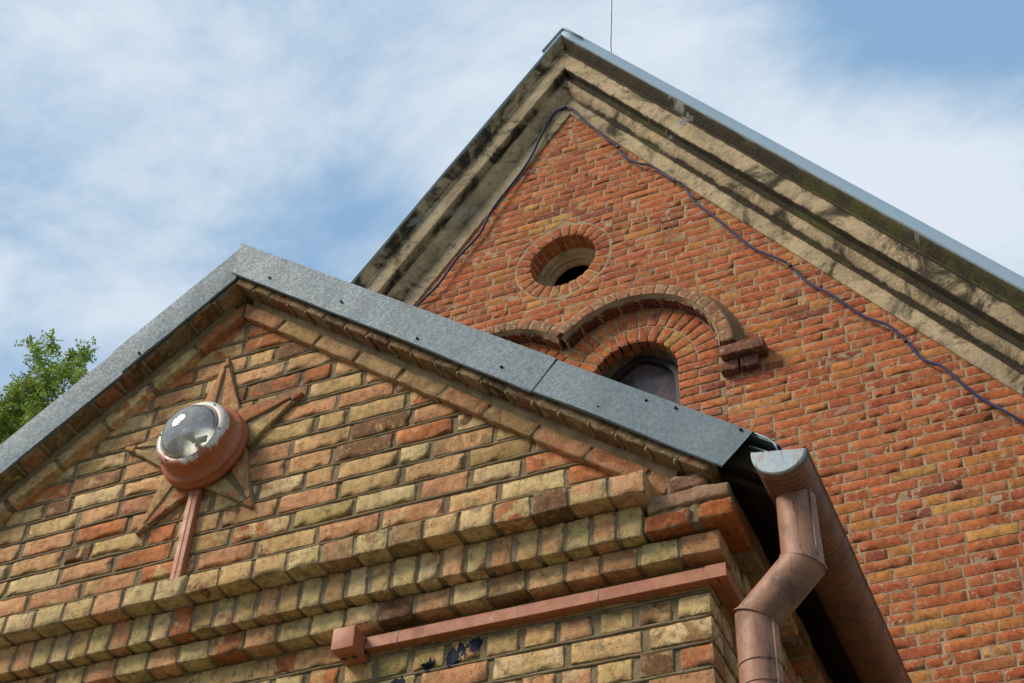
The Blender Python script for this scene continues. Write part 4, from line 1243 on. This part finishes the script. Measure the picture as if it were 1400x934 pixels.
C_ = cr(P); C_[:, 1] = 6.366+.006*np.sin(np.arange(len(C_))*.35)
acc = Acc(); tube(acc, C_, .0085, 8, up=(0, 1, 0))
cb = empty('blue_cable', 'dark blue cable hung along both slopes of the tall red gable', 'cable', (-2.7, 6.37, 8.93))
adopt(acc.build('sheath', [M['cable']]), cb)
for i in (5, 10, 11, 15, 20, 27, 33):
    acc = Acc(); x, z = cab[i]; tube(acc, [(x, 6.405, z+.008), (x, 6.36, z+.011)], .004, 6); box(acc, (x-.010, 6.352, z-.012), (x+.010, 6.372, z+.013), 0, .003)
    adopt(acc.build('nail', [M['black']], smooth=False), cb)

# --- lightning rod and loose wire on the far roof
acc = Acc()
tube(acc, [(-2.44, 6.75, 9.60), (-2.452, 6.745, 10.1), (-2.44, 6.75, 10.7), (-2.43, 6.76, 11.6)], [.009, .008, .007, .004], 8, up=(0, 1, 0))
ob = acc.build('lightning_rod', [M['steel']]); tag(ob, 'thin vertical metal rod rising from the roof behind the tall apex', 'lightning rod')
acc = Acc()
pts = []
for i, t_ in enumerate(np.linspace(0, 1, 24)):
    d = .93+.55*t_; pts.append((XM+d, 6.205+.012*sin(t_*pi)+.03*t_, 9.625-TM*d+.050*t_+.03*sin(t_*pi)))
tube(acc, pts, .0045, 6)
ob = acc.build('loose_wire', [M['black']]); tag(ob, 'loose dark wire lying along the metal edge of the tall roof', 'wire')

# ------------------------------------------------------------------ trees
def tree(loc, H, label, seed, tops, nleaf, group=None, dens=1.):
    rs = np.random.default_rng(seed)
    root = empty('leafy_tree', label, 'tree', loc, group)
    acc = Acc(); base = np.array(loc, float)
    leafV = []; leafF = []; leafC = []
    nb = 0
    tp = base+np.array((0, 0, H*.66))
    trunkp = [base+(tp-base)*t_+np.array((.25*sin(t_*4+seed), .25*cos(t_*3+seed)-.25, 0))*t_ for t_ in np.linspace(0, 1, 12)]
    tube(acc, trunkp, np.linspace(H*.018, H*.002, 12), 10, up=(0, 1, 0))
    def leaf_spray(p, d, L_):
        """a pinnate leaf: leaflets in pairs along a short rachis"""
        d = d/np.linalg.norm(d); sidev = np.cross(d, [0, 0, 1]); sidev /= np.linalg.norm(sidev)+1e-6
        sidev = sidev*cos(rs.uniform(-.9, .9))+np.cross(sidev, d)*sin(rs.uniform(-.9, .9))
        tone = np.array((.145, .225, .034))*rs.uniform(.5, 1.35)
        if rs.random() < .35: tone = np.array((.25, .32, .035))*rs.uniform(.8, 1.2)
        for i in range(7):
            f = (i+1)/7; c = p+d*L_*f+np.array((0, 0, -.12*L_*f*f))
            for s_ in (-1, 1):
                o_ = sidev*s_*L_*.26+d*L_*.08+rs.normal(0, .01, 3)
                wv_ = np.cross(o_, rs.normal(0, 1, 3)); wv_ /= np.linalg.norm(wv_)+1e-6; wv_ *= L_*.075
                n0_ = len(leafV); leafV.extend([c, c+o_*.5+wv_, c+o_, c+o_*.5-wv_]); leafF.append((n0_, n0_+1, n0_+2, n0_+3))
                leafC.extend([(*tone, 0)]*4)
    for (tx, ty, tz, spread, n_) in tops:
        tip = np.array((tx, ty, tz), float)
        k_ = int(rs.integers(5, 11)); st = trunkp[k_]
        lp = [st+(tip-st)*t_+np.array((0, 0, -.12*H*.2*sin(t_*pi))) for t_ in np.linspace(0, 1, 10)]
        tube(acc, lp, np.linspace(H*.004, H*.0006, 10), 6, up=(0, 1, 0))
        for i in range(n_):
            t_ = rs.uniform(.5, 1.06); q_ = lp[0]+(tip-lp[0])*t_+np.array((0, 0, -.12*H*.2*sin(t_*pi)))
            dirv = rs.normal(0, 1, 3); dirv[2] = abs(dirv[2])*.7+.1; dirv /= np.linalg.norm(dirv)
            L_ = spread*rs.uniform(.35, 1.)*(1.1-.55*t_)
            e = q_+dirv*L_
            tube(acc, [q_, q_+dirv*L_*.5+np.array((0, 0, .03)), e], [.008, .006, .003], 4, cap=False)
            for m_ in range(int(15*dens)):
                f = rs.uniform(.25, 1.05); pp = q_+dirv*L_*f+rs.normal(0, .04, 3)
                dv = dirv*.5+rs.normal(0, .7, 3); leaf_spray(pp, dv, rs.uniform(.18, .30))
    adopt(acc.build('trunk', [M['bark']]), root)
    a2 = Acc(); V = np.array(leafV); a2.add(V, leafF, 0, np.array(leafC, float))
    adopt(a2.build('crown', [M['leaf']], smooth=False), root)
    return root
def at(x, y, Y):
    v = fw*_F + R_*(x-700) - U_*(y-467); v = v*(Y/v.y); return v
tops = []
for (px, py, sp_, n_) in ((58, 500, .55, 20), (86, 505, .45, 12), (38, 512, .45, 12), (78, 528, .8, 20), (50, 540, .8, 22), (92, 548, .5, 14), (16, 556, .5, 14), (30, 575, .9, 26), (5, 585, .8, 22), (70, 575, .9, 26), (0, 560, .6, 12),
                          (40, 620, 1.1, 24), (0, 640, 1.1, 20), (-60, 600, 1.2, 26), (-120, 640, 1.2, 24), (-40, 700, 1.3, 24), (60, 680, 1.2, 24), (-150, 740, 1.3, 24), (100, 640, .9, 18)):
    v = at(px, py, 13+rng.uniform(-.6, .9)); tops.append((v.x, v.y, v.z, sp_, n_))
tree((-14.6, 13.2, GZ), 15.2, 'bright green leafy tree showing over the lower left end of the porch roof', 3, tops, 0)

print('objects', len(scene.objects))
